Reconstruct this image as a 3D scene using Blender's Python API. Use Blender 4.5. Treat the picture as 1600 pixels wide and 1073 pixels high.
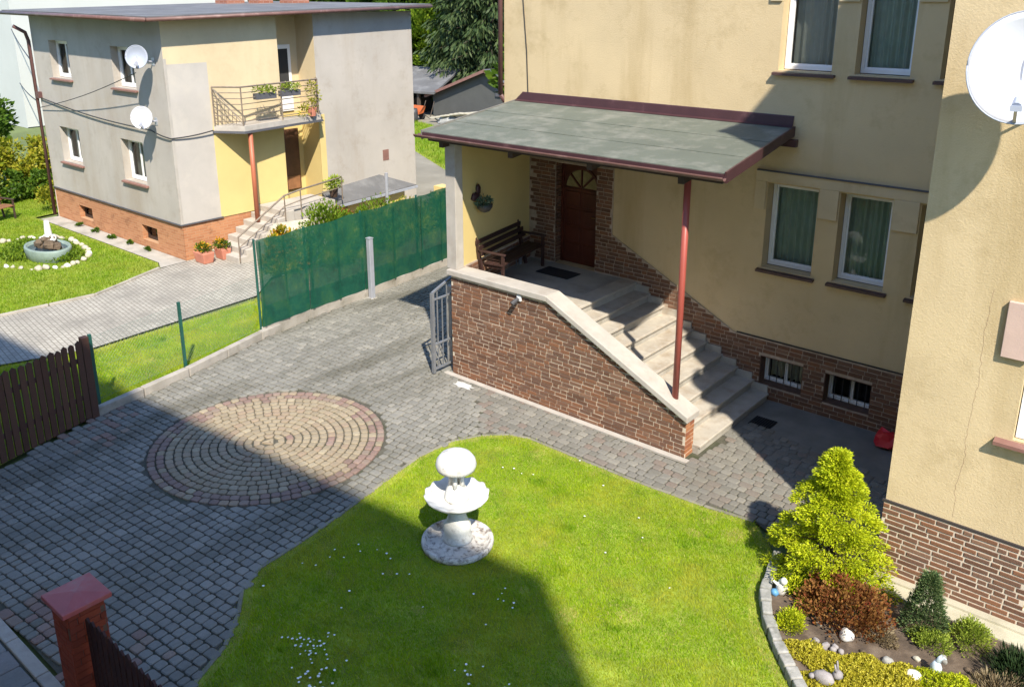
import bpy, math, random
import numpy as np
from mathutils import Vector, Matrix

random.seed(7)
rng = np.random.default_rng(11)
for o in list(bpy.data.objects):
    bpy.data.objects.remove(o)
S = bpy.context.scene
C = S.collection
R = math.radians

# ------------------------------------------------------------------ camera, sky, sun, exposure
cd = bpy.data.cameras.new('camera')
cam = bpy.data.objects.new('camera', cd)
C.objects.link(cam)
S.camera = cam
CAM = Vector((0.0, 0.0, 7.0))
cam.location = CAM
cam.rotation_euler = (R(90 - 16.80), 0, R(40.21))
cd.sensor_width = 36
cd.lens = 36 * 1368.9 / 1600
cd.shift_y = -133.1 / 1600
cd.clip_start = 0.05
cd.clip_end = 2000

SUN = Vector((-0.76, 0.56, -1.0)).normalized()      # the way the light travels
elev = math.asin(-SUN.z)
azim = math.atan2(-SUN.x, -SUN.y)
w = bpy.data.worlds.new('World')
S.world = w
w.use_nodes = True
nt = w.node_tree
bg = nt.nodes['Background']
sky = nt.nodes.new('ShaderNodeTexSky')
sky.sky_type = 'NISHITA'
sky.sun_disc = False
sky.sun_elevation = elev
sky.sun_rotation = azim
sky.air_density = 1.0
sky.dust_density = 0.1
sky.ozone_density = 6.0
nt.links.new(sky.outputs[0], bg.inputs[0])
bg.inputs[1].default_value = 0.15
sl = bpy.data.lights.new('sun', 'SUN')
sl.energy = 3.5
sl.angle = R(0.9)
sl.color = (1.0, 0.93, 0.80)
so = bpy.data.objects.new('sun', sl)
C.objects.link(so)
so.location = (20, -20, 30)
so.rotation_euler = SUN.to_track_quat('-Z', 'Y').to_euler()
S.view_settings.view_transform = 'Standard'
S.view_settings.look = 'None'
S.view_settings.exposure = 1.2
S.view_settings.gamma = 1.0

# ------------------------------------------------------------------ projection, only used to rank pieces by the size they show
_y, _p = R(-40.21), R(16.80)
_F = np.array([math.sin(_y)*math.cos(_p), math.cos(_y)*math.cos(_p), -math.sin(_p)])
_RT = np.array([math.cos(_y), -math.sin(_y), 0.0])
_UP = np.cross(_RT, _F)
def rank(p):
    d = np.asarray(p, float) - np.array([0, 0, 7.0])
    z = d @ _F
    if z < .1: return 1e9
    u = 800 + 1368.9*(d @ _RT)/z; v = 403.4 - 1368.9*(d @ _UP)/z
    return z if (-5 < u < 1605 and -5 < v < 1078) else 1e6 + z

# ------------------------------------------------------------------ materials
M = {}
def N(t, kind, **kw):
    n = t.nodes.new(kind)
    for k, v in kw.items(): setattr(n, k, v)
    return n
def math_node(t, op, a, b=None):
    n = N(t, 'ShaderNodeMath', operation=op)
    for i, v in enumerate((a, b)):
        if v is None: continue
        if isinstance(v, (int, float)): n.inputs[i].default_value = v
        else: t.links.new(v, n.inputs[i])
    return n.outputs[0]
def ramp(t, fac, stops):
    n = N(t, 'ShaderNodeValToRGB')
    e = n.color_ramp.elements
    while len(e) < len(stops): e.new(.5)
    for el, (p, c) in zip(e, stops):
        el.position = p; el.color = (*c, 1)
    t.links.new(fac, n.inputs[0])
    return n.outputs[0]
def mixc(t, fac, a, b, mode='MIX'):
    n = N(t, 'ShaderNodeMix', data_type='RGBA', blend_type=mode)
    for i, v in ((0, fac), (6, a), (7, b)):
        if isinstance(v, (int, float)): n.inputs[i].default_value = v
        elif isinstance(v, tuple): n.inputs[i].default_value = (*v, 1)
        else: t.links.new(v, n.inputs[i])
    return n.outputs[2]
def noise(t, vec, scale, detail=4, rough=.6):
    n = N(t, 'ShaderNodeTexNoise')
    n.inputs['Scale'].default_value = scale
    n.inputs['Detail'].default_value = detail
    n.inputs['Roughness'].default_value = rough
    t.links.new(vec, n.inputs['Vector'])
    return n.outputs[0]
def base(name):
    m = bpy.data.materials.new(name); m.use_nodes = True
    t = m.node_tree; b = t.nodes['Principled BSDF']
    M[name] = m
    return m, t, b, N(t, 'ShaderNodeNewGeometry').outputs['Position']
def sc(c, k): return tuple(max(0, min(1, x*k)) for x in c)
def plain(name, col, rough=.7, var=.25, scale=3, bump=0, bscale=60, stain=None, stain_scale=.8, stain_lo=.5, metal=0, streak=False, spec=.5, bdist=.01, fine=0):
    m, t, b, pos = base(name)
    c = ramp(t, noise(t, pos, scale, 6), [(.3, sc(col, 1-var)), (.7, sc(col, 1+var))])
    if fine:
        c = mixc(t, fine, c, ramp(t, noise(t, pos, bscale, 3), [(.3, sc(col, .55)), (.7, sc(col, 1.3))]))
    if stain:
        vec = pos
        if streak:
            mp = N(t, 'ShaderNodeMapping'); mp.inputs['Scale'].default_value = (1, 1, .16)
            t.links.new(pos, mp.inputs['Vector']); vec = mp.outputs[0]
        f = ramp(t, noise(t, vec, stain_scale, 7, .65), [(stain_lo, (0, 0, 0)), (stain_lo+.22, (1, 1, 1))])
        c = mixc(t, f, c, stain)
    if streak:
        f2 = ramp(t, noise(t, pos, 1.7, 8, .72), [(.52, (0, 0, 0)), (.70, (.45, .45, .45))]); c = mixc(t, f2, c, sc(stain, .88))
    t.links.new(c, b.inputs['Base Color'])
    b.inputs['Roughness'].default_value = rough
    b.inputs['Metallic'].default_value = metal
    b.inputs['Specular IOR Level'].default_value = spec
    if bump:
        bn = N(t, 'ShaderNodeBump'); bn.inputs['Strength'].default_value = bump; bn.inputs['Distance'].default_value = bdist
        t.links.new(noise(t, pos, bscale, 5, .7), bn.inputs['Height']); t.links.new(bn.outputs[0], b.inputs['Normal'])
    return m
def pieces(name, stops, rough=.85, bump=.4, bscale=40, dirt=None, dirt_scale=1.2, dirt_lo=.52, grain=.35, stretch=None):
    """alike pieces: the colour of each comes from its own random value (object or 'rnd' attribute)"""
    m, t, b, pos = base(name)
    at = N(t, 'ShaderNodeAttribute', attribute_name='rnd')
    oi = N(t, 'ShaderNodeObjectInfo')
    f = math_node(t, 'FRACT', math_node(t, 'ADD', at.outputs['Fac'], oi.outputs['Random']))
    c = ramp(t, f, stops)
    g = ramp(t, noise(t, pos, bscale, 4, .7), [(.25, (.55, .55, .55)), (.75, (1.25, 1.25, 1.25))])
    c = mixc(t, grain, c, mixc(t, 1, c, g, 'MULTIPLY'))
    if dirt:
        vec = pos
        if stretch:
            mp = N(t, 'ShaderNodeMapping'); mp.inputs['Scale'].default_value = stretch; t.links.new(pos, mp.inputs['Vector']); vec = mp.outputs[0]
        ff = ramp(t, noise(t, vec, dirt_scale, 6, .65), [(dirt_lo, (0, 0, 0)), (dirt_lo+.2, (1, 1, 1))])
        c = mixc(t, math_node(t, 'MULTIPLY', ff, .75), c, dirt)
    t.links.new(c, b.inputs['Base Color'])
    b.inputs['Roughness'].default_value = rough
    b.inputs['Specular IOR Level'].default_value = .3
    bn = N(t, 'ShaderNodeBump'); bn.inputs['Strength'].default_value = bump; bn.inputs['Distance'].default_value = .008
    t.links.new(noise(t, pos, bscale*1.6, 5, .7), bn.inputs['Height']); t.links.new(bn.outputs[0], b.inputs['Normal'])
    return m
def leafy(name, stops, trans=.35, rough=.55, patch=None, patch_scale=.8):
    m, t, b, pos = base(name)
    at = N(t, 'ShaderNodeAttribute', attribute_name='rnd')
    c = ramp(t, at.outputs['Fac'], stops)
    if patch:
        c = mixc(t, ramp(t, noise(t, pos, patch_scale, 5, .7), [(.46, (0, 0, 0)), (.66, (.75, .75, .75))]), c, patch)
    t.links.new(c, b.inputs['Base Color'])
    b.inputs['Roughness'].default_value = rough
    b.inputs['Specular IOR Level'].default_value = .25
    tr = N(t, 'ShaderNodeBsdfTranslucent'); t.links.new(c, tr.inputs[0])
    mx = N(t, 'ShaderNodeMixShader'); mx.inputs[0].default_value = trans
    t.links.new(b.outputs[0], mx.inputs[1]); t.links.new(tr.outputs[0], mx.inputs[2])
    t.links.new(mx.outputs[0], t.nodes['Material Output'].inputs[0])
    return m

plain('stucco', (.605, .470, .275), .92, .07, .8, .5, 45, (.44, .32, .155), .7, .53, streak=True, bdist=.012)
plain('stucco_trim', (.60, .48, .30), .92, .07, 1.5, .25, 60, (.42, .31, .17), .9, .58, streak=True)
plain('stucco_grey', (.435, .395, .35), .93, .10, .6, .35, 40, (.36, .30, .235), .55, .52, streak=True)
plain('stucco_patch', (.47, .43, .385), .93, .08, 1.2, .3, 40, (.55, .50, .43), .9, .5)
plain('stucco_cream', (.62, .50, .315), .92, .07, .8, .3, 45, (.56, .44, .27), .8, .52, streak=True)
plain('stucco_lemon', (.64, .49, .20), .92, .06, .9, .3, 45)
plain('stucco_white', (.50, .495, .45), .92, .04, .6, .2, 40)
plain('stucco_green', (.50, .62, .40), .92, .05, .6, .2, 40)
plain('stucco_salmon', (.68, .52, .36), .92, .06, .6, .2, 40)
plain('mortar', (.60, .51, .40), .95, .2, 8, .5, 90)
plain('mortar_dark', (.42, .33, .25), .95, .25, 6, .5, 90)
pieces('brick', [(0, (.125, .064, .040)), (.25, (.190, .094, .054)), (.42, (.23, .105, .055)), (.6, (.175, .092, .058)), (.8, (.150, .082, .055)), (1, (.24, .135, .085))], .88, .6, 45, (.32, .24, .17), 2.2, .62)
pieces('brick_orange', [(0, (.30, .11, .045)), (.5, (.42, .19, .09)), (1, (.25, .09, .05))], .88, .5, 45)
plain('brick_dark', (.13, .07, .045), .9, .3, 12, .5, 40)
pieces('brick_red', [(0, (.20, .035, .016)), (.5, (.30, .055, .024)), (1, (.24, .045, .022))], .85, .4, 50)
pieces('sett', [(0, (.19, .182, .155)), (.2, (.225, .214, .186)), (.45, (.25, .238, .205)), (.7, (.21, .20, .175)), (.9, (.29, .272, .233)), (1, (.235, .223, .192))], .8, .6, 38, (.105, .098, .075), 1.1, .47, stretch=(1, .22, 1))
pieces('sett_beige', [(0, (.27, .22, .15)), (.3, (.33, .27, .185)), (.6, (.295, .24, .165)), (.8, (.31, .23, .16)), (1, (.37, .31, .215))], .8, .5, 38, (.19, .145, .10), .9, .55)
pieces('sett_red', [(0, (.21, .145, .118)), (.3, (.26, .175, .143)), (.6, (.235, .158, .13)), (.8, (.26, .205, .158)), (1, (.29, .205, .168))], .8, .5, 38, (.13, .10, .08), .9, .54)
pieces('sett_path', [(0, (.17, .16, .135)), (.3, (.225, .21, .18)), (.55, (.195, .185, .16)), (.80, (.21, .165, .135)), (.86, (.22, .205, .175)), (1, (.27, .25, .21))], .85, .7, 30, (.17, .155, .125), .8, .5)
pieces('slab', [(0, (.20, .19, .175)), (.5, (.26, .25, .23)), (1, (.23, .21, .20))], .85, .4, 40, (.14, .13, .11), .8, .52)
plain('joint', (.085, .078, .058), .97, .35, 7, .6, 60, (.045, .055, .02), 1.8, .5)
plain('concrete', (.40, .37, .32), .92, .16, 2.5, .5, 50, (.24, .22, .18), 1.3, .5)
plain('concrete_light', (.44, .40, .35), .9, .10, 3, .4, 60, (.36, .31, .26), 2.2, .52)
plain('concrete_step', (.44, .395, .33), .9, .14, 3, .5, 50, (.33, .26, .19), 2.6, .5)
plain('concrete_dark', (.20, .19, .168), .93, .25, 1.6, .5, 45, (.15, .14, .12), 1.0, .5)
plain('concrete_yellow', (.46, .42, .31), .92, .10, 2.5, .4, 50, (.34, .31, .21), 1.8, .5)
plain('kerb', (.40, .36, .31), .92, .22, 4, .6, 45, (.20, .18, .14), 2.0, .46)
plain('kerb_dark', (.24, .22, .175), .92, .25, 5, .6, 45, (.13, .125, .085), 2.5, .46)
plain('stone_grey', (.33, .32, .29), .9, .25, 7, .8, 25, (.17, .17, .14), 4, .5)
plain('stone_white', (.72, .70, .65), .85, .12, 9, .8, 25, (.45, .42, .36), 6, .56)
plain('stone_mauve', (.30, .27, .26), .9, .2, 9, .8, 25)
plain('stone_pale', (.46, .42, .33), .9, .2, 6, .8, 22, (.36, .31, .22), 5, .5)
plain('fountain_white', (.66, .645, .60), .85, .08, 5, .7, 30, (.30, .27, .23), 9, .57)
plain('fountain_stained', (.62, .58, .53), .85, .15, 6, .8, 35, (.10, .065, .05), 13, .47)
plain('felt_green', (.120, .132, .103), .93, .13, 1.3, .5, 130, (.205, .205, .17), 2.2, .48, fine=.4)
plain('felt_grey', (.130, .127, .125), .92, .2, .9, .5, 60, (.21, .205, .20), 1.1, .50, fine=.3)
plain('felt_dark', (.09, .09, .10), .9, .2, 2, .4, 60)
plain('shadow_gap_black', (.035, .028, .026), .8, .2, 4)  # shade of the gap below the stucco, as a colour
plain('sheet_maroon', (.060, .024, .027), .5, .15, 3, .1, 30, (.14, .075, .075), 3, .58)
plain('gutter_brown', (.15, .075, .06), .5, .15, 4, .1, 30, (.26, .17, .15), 4, .55)
plain('pipe_brown', (.12, .055, .05), .5, .12, 4)
plain('sill_red', (.24, .12, .095), .55, .15, 5, .15, 60)
plain('sill_dark', (.085, .045, .042), .5, .15, 5, .1, 40)
plain('post_red', (.34, .075, .055), .4, .08, 3, .1, 50)
plain('post_orange', (.42, .13, .065), .5, .1, 3, .1, 50)
plain('pvc_white', (.80, .80, .80), .35, .03, 2)
plain('wood_door', (.085, .022, .013), .35, .3, 3, .2, 60)
plain('wood_door_lh', (.11, .05, .028), .5, .3, 3)
plain('wood_dark', (.055, .032, .022), .6, .3, 5, .3, 40)
plain('wood_bench', (.045, .022, .018), .5, .3, 5, .3, 40)
plain('wood_varnish', (.26, .12, .055), .5, .25, 5, .3, 40)
plain('wood_shed', (.075, .055, .04), .8, .3, 3, .4, 30)
pieces('picket', [(0, (.075, .034, .024)), (.5, (.105, .050, .034)), (1, (.085, .042, .031))], .7, .4, 30)
pieces('picket_dark', [(0, (.035, .012, .012)), (1, (.055, .022, .019))], .7, .4, 30)
plain('cap_red', (.36, .075, .07), .55, .12, 5, .15, 60, (.30, .12, .11), 5, .55)
plain('gate_grey', (.20, .205, .215), .45, .15, 5, .1, 50, (.28, .26, .25), 6, .58, metal=.2)
plain('galvanised', (.46, .47, .52), .4, .08, 6, .1, 50, metal=.35)
plain('dish_white', (.60, .60, .63), .5, .05, 2, .1, 40, (.50, .49, .49), 2.5, .55, spec=.3)
plain('dish_grey', (.36, .39, .46), .45, .05, 3)
plain('metal_dark', (.05, .048, .05), .5, .2, 5)
plain('rail_brown', (.21, .165, .125), .5, .25, 8, .1, 60)
plain('post_green', (.015, .085, .065), .45, .15, 5)
plain('wire_green', (.10, .17, .14), .5, .1, 5)
plain('rubber', (.02, .02, .022), .85, .2, 10, .3, 60)
plain('cable', (.03, .03, .03), .6, .1, 3)
plain('terracotta', (.52, .20, .13), .8, .12, 6, .2, 50)
plain('basin_green', (.22, .285, .25), .6, .18, 5, .3, 30, (.22, .28, .25), 4, .5)
plain('water', (.02, .04, .06), .05, .1, 3)
plain('rock_brown', (.12, .085, .055), .9, .35, 7, .9, 18)
plain('soil', (.105, .075, .052), .97, .4, 6, .9, 30, (.19, .15, .11), 3, .52)
plain('bark', (.075, .055, .04), .95, .3, 8, .9, 20)
plain('curtain', (.55, .66, .58), .9, .08, 6)
plain('curtain_pale', (.66, .65, .58), .9, .06, 6)
plain('fan_glass', (.26, .22, .10), .15, .2, 12)
plain('interior', (.035, .035, .035), .9, .1, 2)
plain('red_plastic', (.62, .02, .03), .4, .06, 5)
plain('orange_plastic', (.52, .12, .03), .5, .1, 5)
plain('blue_paint', (.10, .28, .50), .5, .1, 9)
plain('pink_panel', (.56, .40, .33), .85, .08, 4, .3, 60)
plain('brass', (.35, .22, .07), .35, .1, 5, metal=.8)
plain('lime_spill', (.55, .54, .50), .9, .06, 8, .3, 40)
plain('grass_soil', (.22, .28, .03), .97, .35, 3, .5, 40, (.18, .155, .06), 1.3, .60)
plain('yard', (.24, .215, .165), .95, .15, .5, .4, 20, (.30, .27, .21), .5, .52)
plain('terrain', (.12, .15, .045), .97, .3, .4, .4, 8)
plain('shed_wall_shaded', (.085, .085, .078), .93, .12, 1, .3, 30)  # darkened grey: the shade on the garage gable is put into the colour
plain('flower_white', (.80, .80, .76), .7, .02, 3)
plain('ceramic_blue', (.55, .62, .66), .5, .15, 12)
leafy('grass', [(0, (.15, .30, .005)), (.3, (.27, .43, .007)), (.7, (.40, .53, .009)), (.92, (.52, .56, .022)), (1, (.58, .50, .16))], .45, patch=(.52, .50, .05), patch_scale=1.0)
leafy('grass_far', [(0, (.145, .27, .010)), (.6, (.25, .38, .014)), (1, (.38, .42, .04))], .42, patch=(.35, .39, .05), patch_scale=.9)
leafy('leaf_gold', [(0, (.16, .22, .006)), (.35, (.36, .44, .010)), (.7, (.58, .62, .016)), (1, (.72, .70, .05))], .35)
leafy('leaf_sedum', [(0, (.26, .24, .012)), (.5, (.46, .41, .03)), (1, (.60, .52, .07))], .25)
leafy('leaf_lime', [(0, (.14, .21, .02)), (.5, (.29, .37, .045)), (1, (.42, .48, .08))], .3)
leafy('leaf_spruce', [(0, (.035, .075, .025)), (.5, (.085, .135, .045)), (1, (.20, .25, .10))], .2)
leafy('leaf_brown', [(0, (.15, .050, .020)), (.4, (.25, .115, .032)), (.75, (.36, .19, .055)), (1, (.28, .055, .030))], .3)
leafy('leaf_dry', [(0, (.16, .115, .06)), (1, (.34, .27, .16))], .2)
leafy('leaf_mid', [(0, (.040, .085, .008)), (.5, (.085, .165, .014)), (1, (.15, .24, .022))], .4)
leafy('leaf_bright', [(0, (.075, .14, .010)), (.5, (.16, .26, .018)), (1, (.26, .35, .03))], .4)
leafy('leaf_hedge', [(0, (.14, .18, .010)), (.5, (.29, .30, .016)), (1, (.44, .38, .04))], .35)
leafy('leaf_dark', [(0, (.010, .024, .008)), (.5, (.022, .045, .014)), (1, (.045, .075, .024))], .2)
leafy('leaf_spruce_far', [(0, (.028, .050, .016)), (.5, (.055, .090, .028)), (1, (.10, .13, .045))], .25)
leafy('leaf_bluish', [(0, (.06, .12, .07)), (.5, (.12, .21, .13)), (1, (.30, .36, .26))], .3)
leafy('petal_orange', [(0, (.50, .16, .01)), (.5, (.60, .30, .02)), (1, (.65, .45, .03))], .3)

def glass_mat():
    m, t, b, pos = base('pane')
    tr = N(t, 'ShaderNodeBsdfTransparent'); tr.inputs[0].default_value = (.80, .84, .82, 1)
    gl = N(t, 'ShaderNodeBsdfGlossy'); gl.inputs['Roughness'].default_value = .015
    bn = N(t, 'ShaderNodeBump'); bn.inputs['Strength'].default_value = .06; bn.inputs['Distance'].default_value = .02
    t.links.new(noise(t, pos, 3.0, 2), bn.inputs['Height']); t.links.new(bn.outputs[0], gl.inputs['Normal'])
    fr = N(t, 'ShaderNodeFresnel'); fr.inputs[0].default_value = 1.52
    f = math_node(t, 'ADD', math_node(t, 'MULTIPLY', fr.outputs[0], .9), .0)
    mx = N(t, 'ShaderNodeMixShader'); t.links.new(f, mx.inputs[0])
    t.links.new(tr.outputs[0], mx.inputs[1]); t.links.new(gl.outputs[0], mx.inputs[2])
    t.links.new(mx.outputs[0], t.nodes['Material Output'].inputs[0])
glass_mat()
def screen_mat():
    m, t, b, pos = base('screen_green')
    c = ramp(t, noise(t, pos, 2.6, 7, .72), [(.30, (.002, .060, .036)), (.48, (.004, .095, .055)), (.60, (.022, .115, .050)), (.74, (.10, .165, .065))])
    t.links.new(c, b.inputs['Base Color']); b.inputs['Roughness'].default_value = .65
    tp = N(t, 'ShaderNodeBsdfTransparent'); tl = N(t, 'ShaderNodeBsdfTranslucent'); t.links.new(c, tl.inputs[0])
    m1 = N(t, 'ShaderNodeMixShader'); m1.inputs[0].default_value = .25
    t.links.new(b.outputs[0], m1.inputs[1]); t.links.new(tl.outputs[0], m1.inputs[2])
    m2 = N(t, 'ShaderNodeMixShader'); m2.inputs[0].default_value = .11
    t.links.new(m1.outputs[0], m2.inputs[1]); t.links.new(tp.outputs[0], m2.inputs[2])
    t.links.new(m2.outputs[0], t.nodes['Material Output'].inputs[0])
screen_mat()
def brick_surface(name, c1, c2, mort):
    """brickwork too far away to tell the pieces apart"""
    m, t, b, pos = base(name)
    sx = N(t, 'ShaderNodeSeparateXYZ'); t.links.new(pos, sx.inputs[0])
    cb = N(t, 'ShaderNodeCombineXYZ')
    t.links.new(math_node(t, 'ADD', sx.outputs[0], sx.outputs[1]), cb.inputs[0]); t.links.new(sx.outputs[2], cb.inputs[1])
    br = N(t, 'ShaderNodeTexBrick'); t.links.new(cb.outputs[0], br.inputs[0])
    br.inputs['Color1'].default_value = (*c1, 1); br.inputs['Color2'].default_value = (*c2, 1); br.inputs['Mortar'].default_value = (*mort, 1)
    br.inputs['Scale'].default_value = 1; br.inputs['Brick Width'].default_value = .25; br.inputs['Row Height'].default_value = .075; br.inputs['Mortar Size'].default_value = .006
    f = ramp(t, noise(t, pos, 2.2, 6, .7), [(.58, (0, 0, 0)), (.72, (.8, .8, .8))])
    c = mixc(t, f, br.outputs[0], sc(c1, .45))
    t.links.new(c, b.inputs['Base Color']); b.inputs['Roughness'].default_value = .9
    bn = N(t, 'ShaderNodeBump'); bn.inputs['Strength'].default_value = .5; bn.inputs['Distance'].default_value = .01; bn.invert = True
    t.links.new(br.outputs['Fac'], bn.inputs['Height']); t.links.new(bn.outputs[0], b.inputs['Normal'])
brick_surface('brick_far', (.40, .165, .075), (.50, .23, .11), (.46, .27, .15))
brick_surface('chimney_brick', (.28, .09, .05), (.36, .14, .08), (.4, .3, .25))
def paving_surface(name, c1, c2, mort, wdt, row, rot):
    m, t, b, pos = base(name)
    mp = N(t, 'ShaderNodeMapping'); mp.inputs['Rotation'].default_value = (0, 0, rot); t.links.new(pos, mp.inputs[0])
    br = N(t, 'ShaderNodeTexBrick'); t.links.new(mp.outputs[0], br.inputs[0])
    br.inputs['Color1'].default_value = (*c1, 1); br.inputs['Color2'].default_value = (*c2, 1); br.inputs['Mortar'].default_value = (*mort, 1)
    br.inputs['Scale'].default_value = 1; br.inputs['Brick Width'].default_value = wdt; br.inputs['Row Height'].default_value = row; br.inputs['Mortar Size'].default_value = .009
    f = ramp(t, noise(t, pos, .8, 6, .7), [(.42, (0, 0, 0)), (.68, (.8, .8, .8))])
    c = mixc(t, f, br.outputs[0], sc(c1, .55))
    t.links.new(c, b.inputs['Base Color']); b.inputs['Roughness'].default_value = .9
paving_surface('paving_far', (.36, .33, .28), (.42, .39, .33), (.17, .15, .12), .20, .10, R(8))

# ------------------------------------------------------------------ mesh helpers
def wloc(o):
    v = Vector((0, 0, 0))
    while o is not None:
        v += o.location; o = o.parent
    return v
class MB:
    def __init__(s): s.v = []; s.f = []; s.r = []
    def add(s, vs, fs, r=None):
        n = len(s.v); s.v += [tuple(p) for p in vs]
        s.f += [tuple(i+n for i in f) for f in fs]
        s.r += [random.random() if r is None else r]*len(vs)
        return s
    def box(s, x0, x1, y0, y1, z0, z1):
        return s.add([(x0,y0,z0),(x1,y0,z0),(x1,y1,z0),(x0,y1,z0),(x0,y0,z1),(x1,y0,z1),(x1,y1,z1),(x0,y1,z1)],
              [(3,2,1,0),(4,5,6,7),(0,1,5,4),(1,2,6,5),(2,3,7,6),(3,0,4,7)])
    def bar(s, a, b, wd, ht, up=(0,0,1)):
        a = Vector(a); b = Vector(b); d = (b-a).normalized(); u = Vector(up)
        sd = d.cross(u)
        if sd.length < 1e-4: sd = d.cross(Vector((1,0,0)))
        sd.normalize(); u = sd.cross(d).normalized()
        vs = []
        for p in (a, b):
            for i, j in ((-1,-1),(1,-1),(1,1),(-1,1)): vs.append(p + sd*wd/2*i + u*ht/2*j)
        return s.add(vs, [(0,1,2,3),(7,6,5,4),(0,4,5,1),(1,5,6,2),(2,6,7,3),(3,7,4,0)])
    def tube(s, pts, rad, n=8, cap=True):
        pts = [Vector(p) for p in pts]; vs = []; fs = []
        rad = rad if isinstance(rad, (list, tuple)) else [rad]*len(pts)
        for i, p in enumerate(pts):
            d = (pts[min(i+1, len(pts)-1)] - pts[max(i-1, 0)]).normalized()
            a = d.cross(Vector((0,0,1)))
            if a.length < 1e-3: a = d.cross(Vector((1,0,0)))
            a.normalize(); b = d.cross(a)
            for k in range(n):
                t = 2*math.pi*k/n; vs.append(p + (a*math.cos(t)+b*math.sin(t))*rad[i])
        for i in range(len(pts)-1):
            for k in range(n):
                k2 = (k+1) % n; fs.append((i*n+k, i*n+k2, (i+1)*n+k2, (i+1)*n+k))
        if cap: fs.append(tuple(range(n-1, -1, -1))); fs.append(tuple((len(pts)-1)*n+k for k in range(n)))
        return s.add(vs, fs)
    def lathe(s, prof, cx, cy, n=32, wob=None, sx=1, sy=1):
        vs = []; fs = []
        for i, (r, z) in enumerate(prof):
            for k in range(n):
                t = 2*math.pi*k/n; rr = r; zz = z
                if wob: rr, zz = wob(i, t, r, z)
                vs.append((cx+rr*math.cos(t)*sx, cy+rr*math.sin(t)*sy, zz))
        for i in range(len(prof)-1):
            for k in range(n):
                k2 = (k+1) % n; fs.append((i*n+k, i*n+k2, (i+1)*n+k2, (i+1)*n+k))
        fs.append(tuple(range(n-1, -1, -1))); fs.append(tuple((len(prof)-1)*n+k for k in range(n)))
        return s.add(vs, fs)
    def prism(s, poly, z0, z1):
        n = len(poly)
        vs = [(x, y, z0) for x, y in poly] + [(x, y, z1) for x, y in poly]
        return s.add(vs, [tuple(range(n-1, -1, -1)), tuple(range(n, 2*n))] + [(i, (i+1) % n, n+(i+1) % n, n+i) for i in range(n)])
    def rock(s, c, rx, ry, rz, seed=0, k=.22):
        r = random.Random(seed); vs = []; fs = []; nu, nv = 9, 5
        vs.append((c[0], c[1], c[2]-rz))
        for j in range(1, nv):
            ph = -math.pi/2 + math.pi*j/nv
            for i in range(nu):
                t = 2*math.pi*i/nu + r.uniform(-.15, .15); q = 1 + r.uniform(-k, k)
                vs.append((c[0]+rx*q*math.cos(ph)*math.cos(t), c[1]+ry*q*math.cos(ph)*math.sin(t), c[2]+rz*q*math.sin(ph)))
        vs.append((c[0], c[1], c[2]+rz*(1+r.uniform(-k, k)*.5)))
        for i in range(nu):
            fs.append((0, 1+(i+1) % nu, 1+i)); fs.append((len(vs)-1, 1+(nv-2)*nu+i, 1+(nv-2)*nu+(i+1) % nu))
        for j in range(nv-2):
            for i in range(nu):
                a = 1+j*nu+i; b = 1+j*nu+(i+1) % nu; fs.append((a, b, b+nu, a+nu))
        return s.add(vs, fs)
    def build(s, name, mat, parent=None, smooth=False, rnd=False):
        W = wloc(parent) if parent else Vector((0, 0, 0))
        me = bpy.data.meshes.new(name)
        me.from_pydata([(x-W.x, y-W.y, z-W.z) for x, y, z in s.v], [], s.f)
        if rnd:
            at = me.attributes.new('rnd', 'FLOAT', 'POINT'); at.data.foreach_set('value', s.r)
        me.materials.append(M[mat]); me.update()
        if smooth: me.polygons.foreach_set('use_smooth', [True]*len(me.polygons))
        o = bpy.data.objects.new(name, me); C.objects.link(o)
        if parent: o.parent = parent
        return o
def bevel(o, wd=.01, seg=2):
    b = o.modifiers.new('bevel', 'BEVEL'); b.width = wd; b.segments = seg; b.limit_method = 'ANGLE'; b.angle_limit = R(40)
    return o
ORD = 'first second third fourth fifth sixth seventh eighth ninth tenth eleventh twelfth thirteenth fourteenth fifteenth sixteenth'.split()
def tag(o, label=None, cat=None, group=None, kind=None):
    if label: o['label'] = label
    if cat: o['category'] = cat
    if group: o['group'] = group
    if kind: o['kind'] = kind
    return o
def thing(name, label, cat, loc=(0, 0, 0), group=None, rz=0):
    o = bpy.data.objects.new(name, None); C.objects.link(o); o.location = loc; o.rotation_euler.z = rz
    o.empty_display_size = .2
    return tag(o, label, cat, group)
def struct(o): return tag(o, kind='structure')
def sheet(name, poly, z, mat, parent=None):
    return MB().add([(x, y, z) for x, y in poly], [tuple(range(len(poly)))]).build(name, mat, parent)
def inpoly(x, y, poly):
    c = False; n = len(poly)
    for i in range(n):
        (x1, y1), (x2, y2) = poly[i], poly[(i+1) % n]
        if (y1 > y) != (y2 > y) and x < (x2-x1)*(y-y1)/(y2-y1)+x1: c = not c
    return c
def inpoly_np(P, poly):
    c = np.zeros(len(P), bool); n = len(poly); x, y = P[:, 0], P[:, 1]
    for i in range(n):
        (x1, y1), (x2, y2) = poly[i], poly[(i+1) % n]
        if y1 == y2: continue
        c ^= ((y1 > y) != (y2 > y)) & (x < (x2-x1)*(y-y1)/(y2-y1)+x1)
    return c
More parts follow.
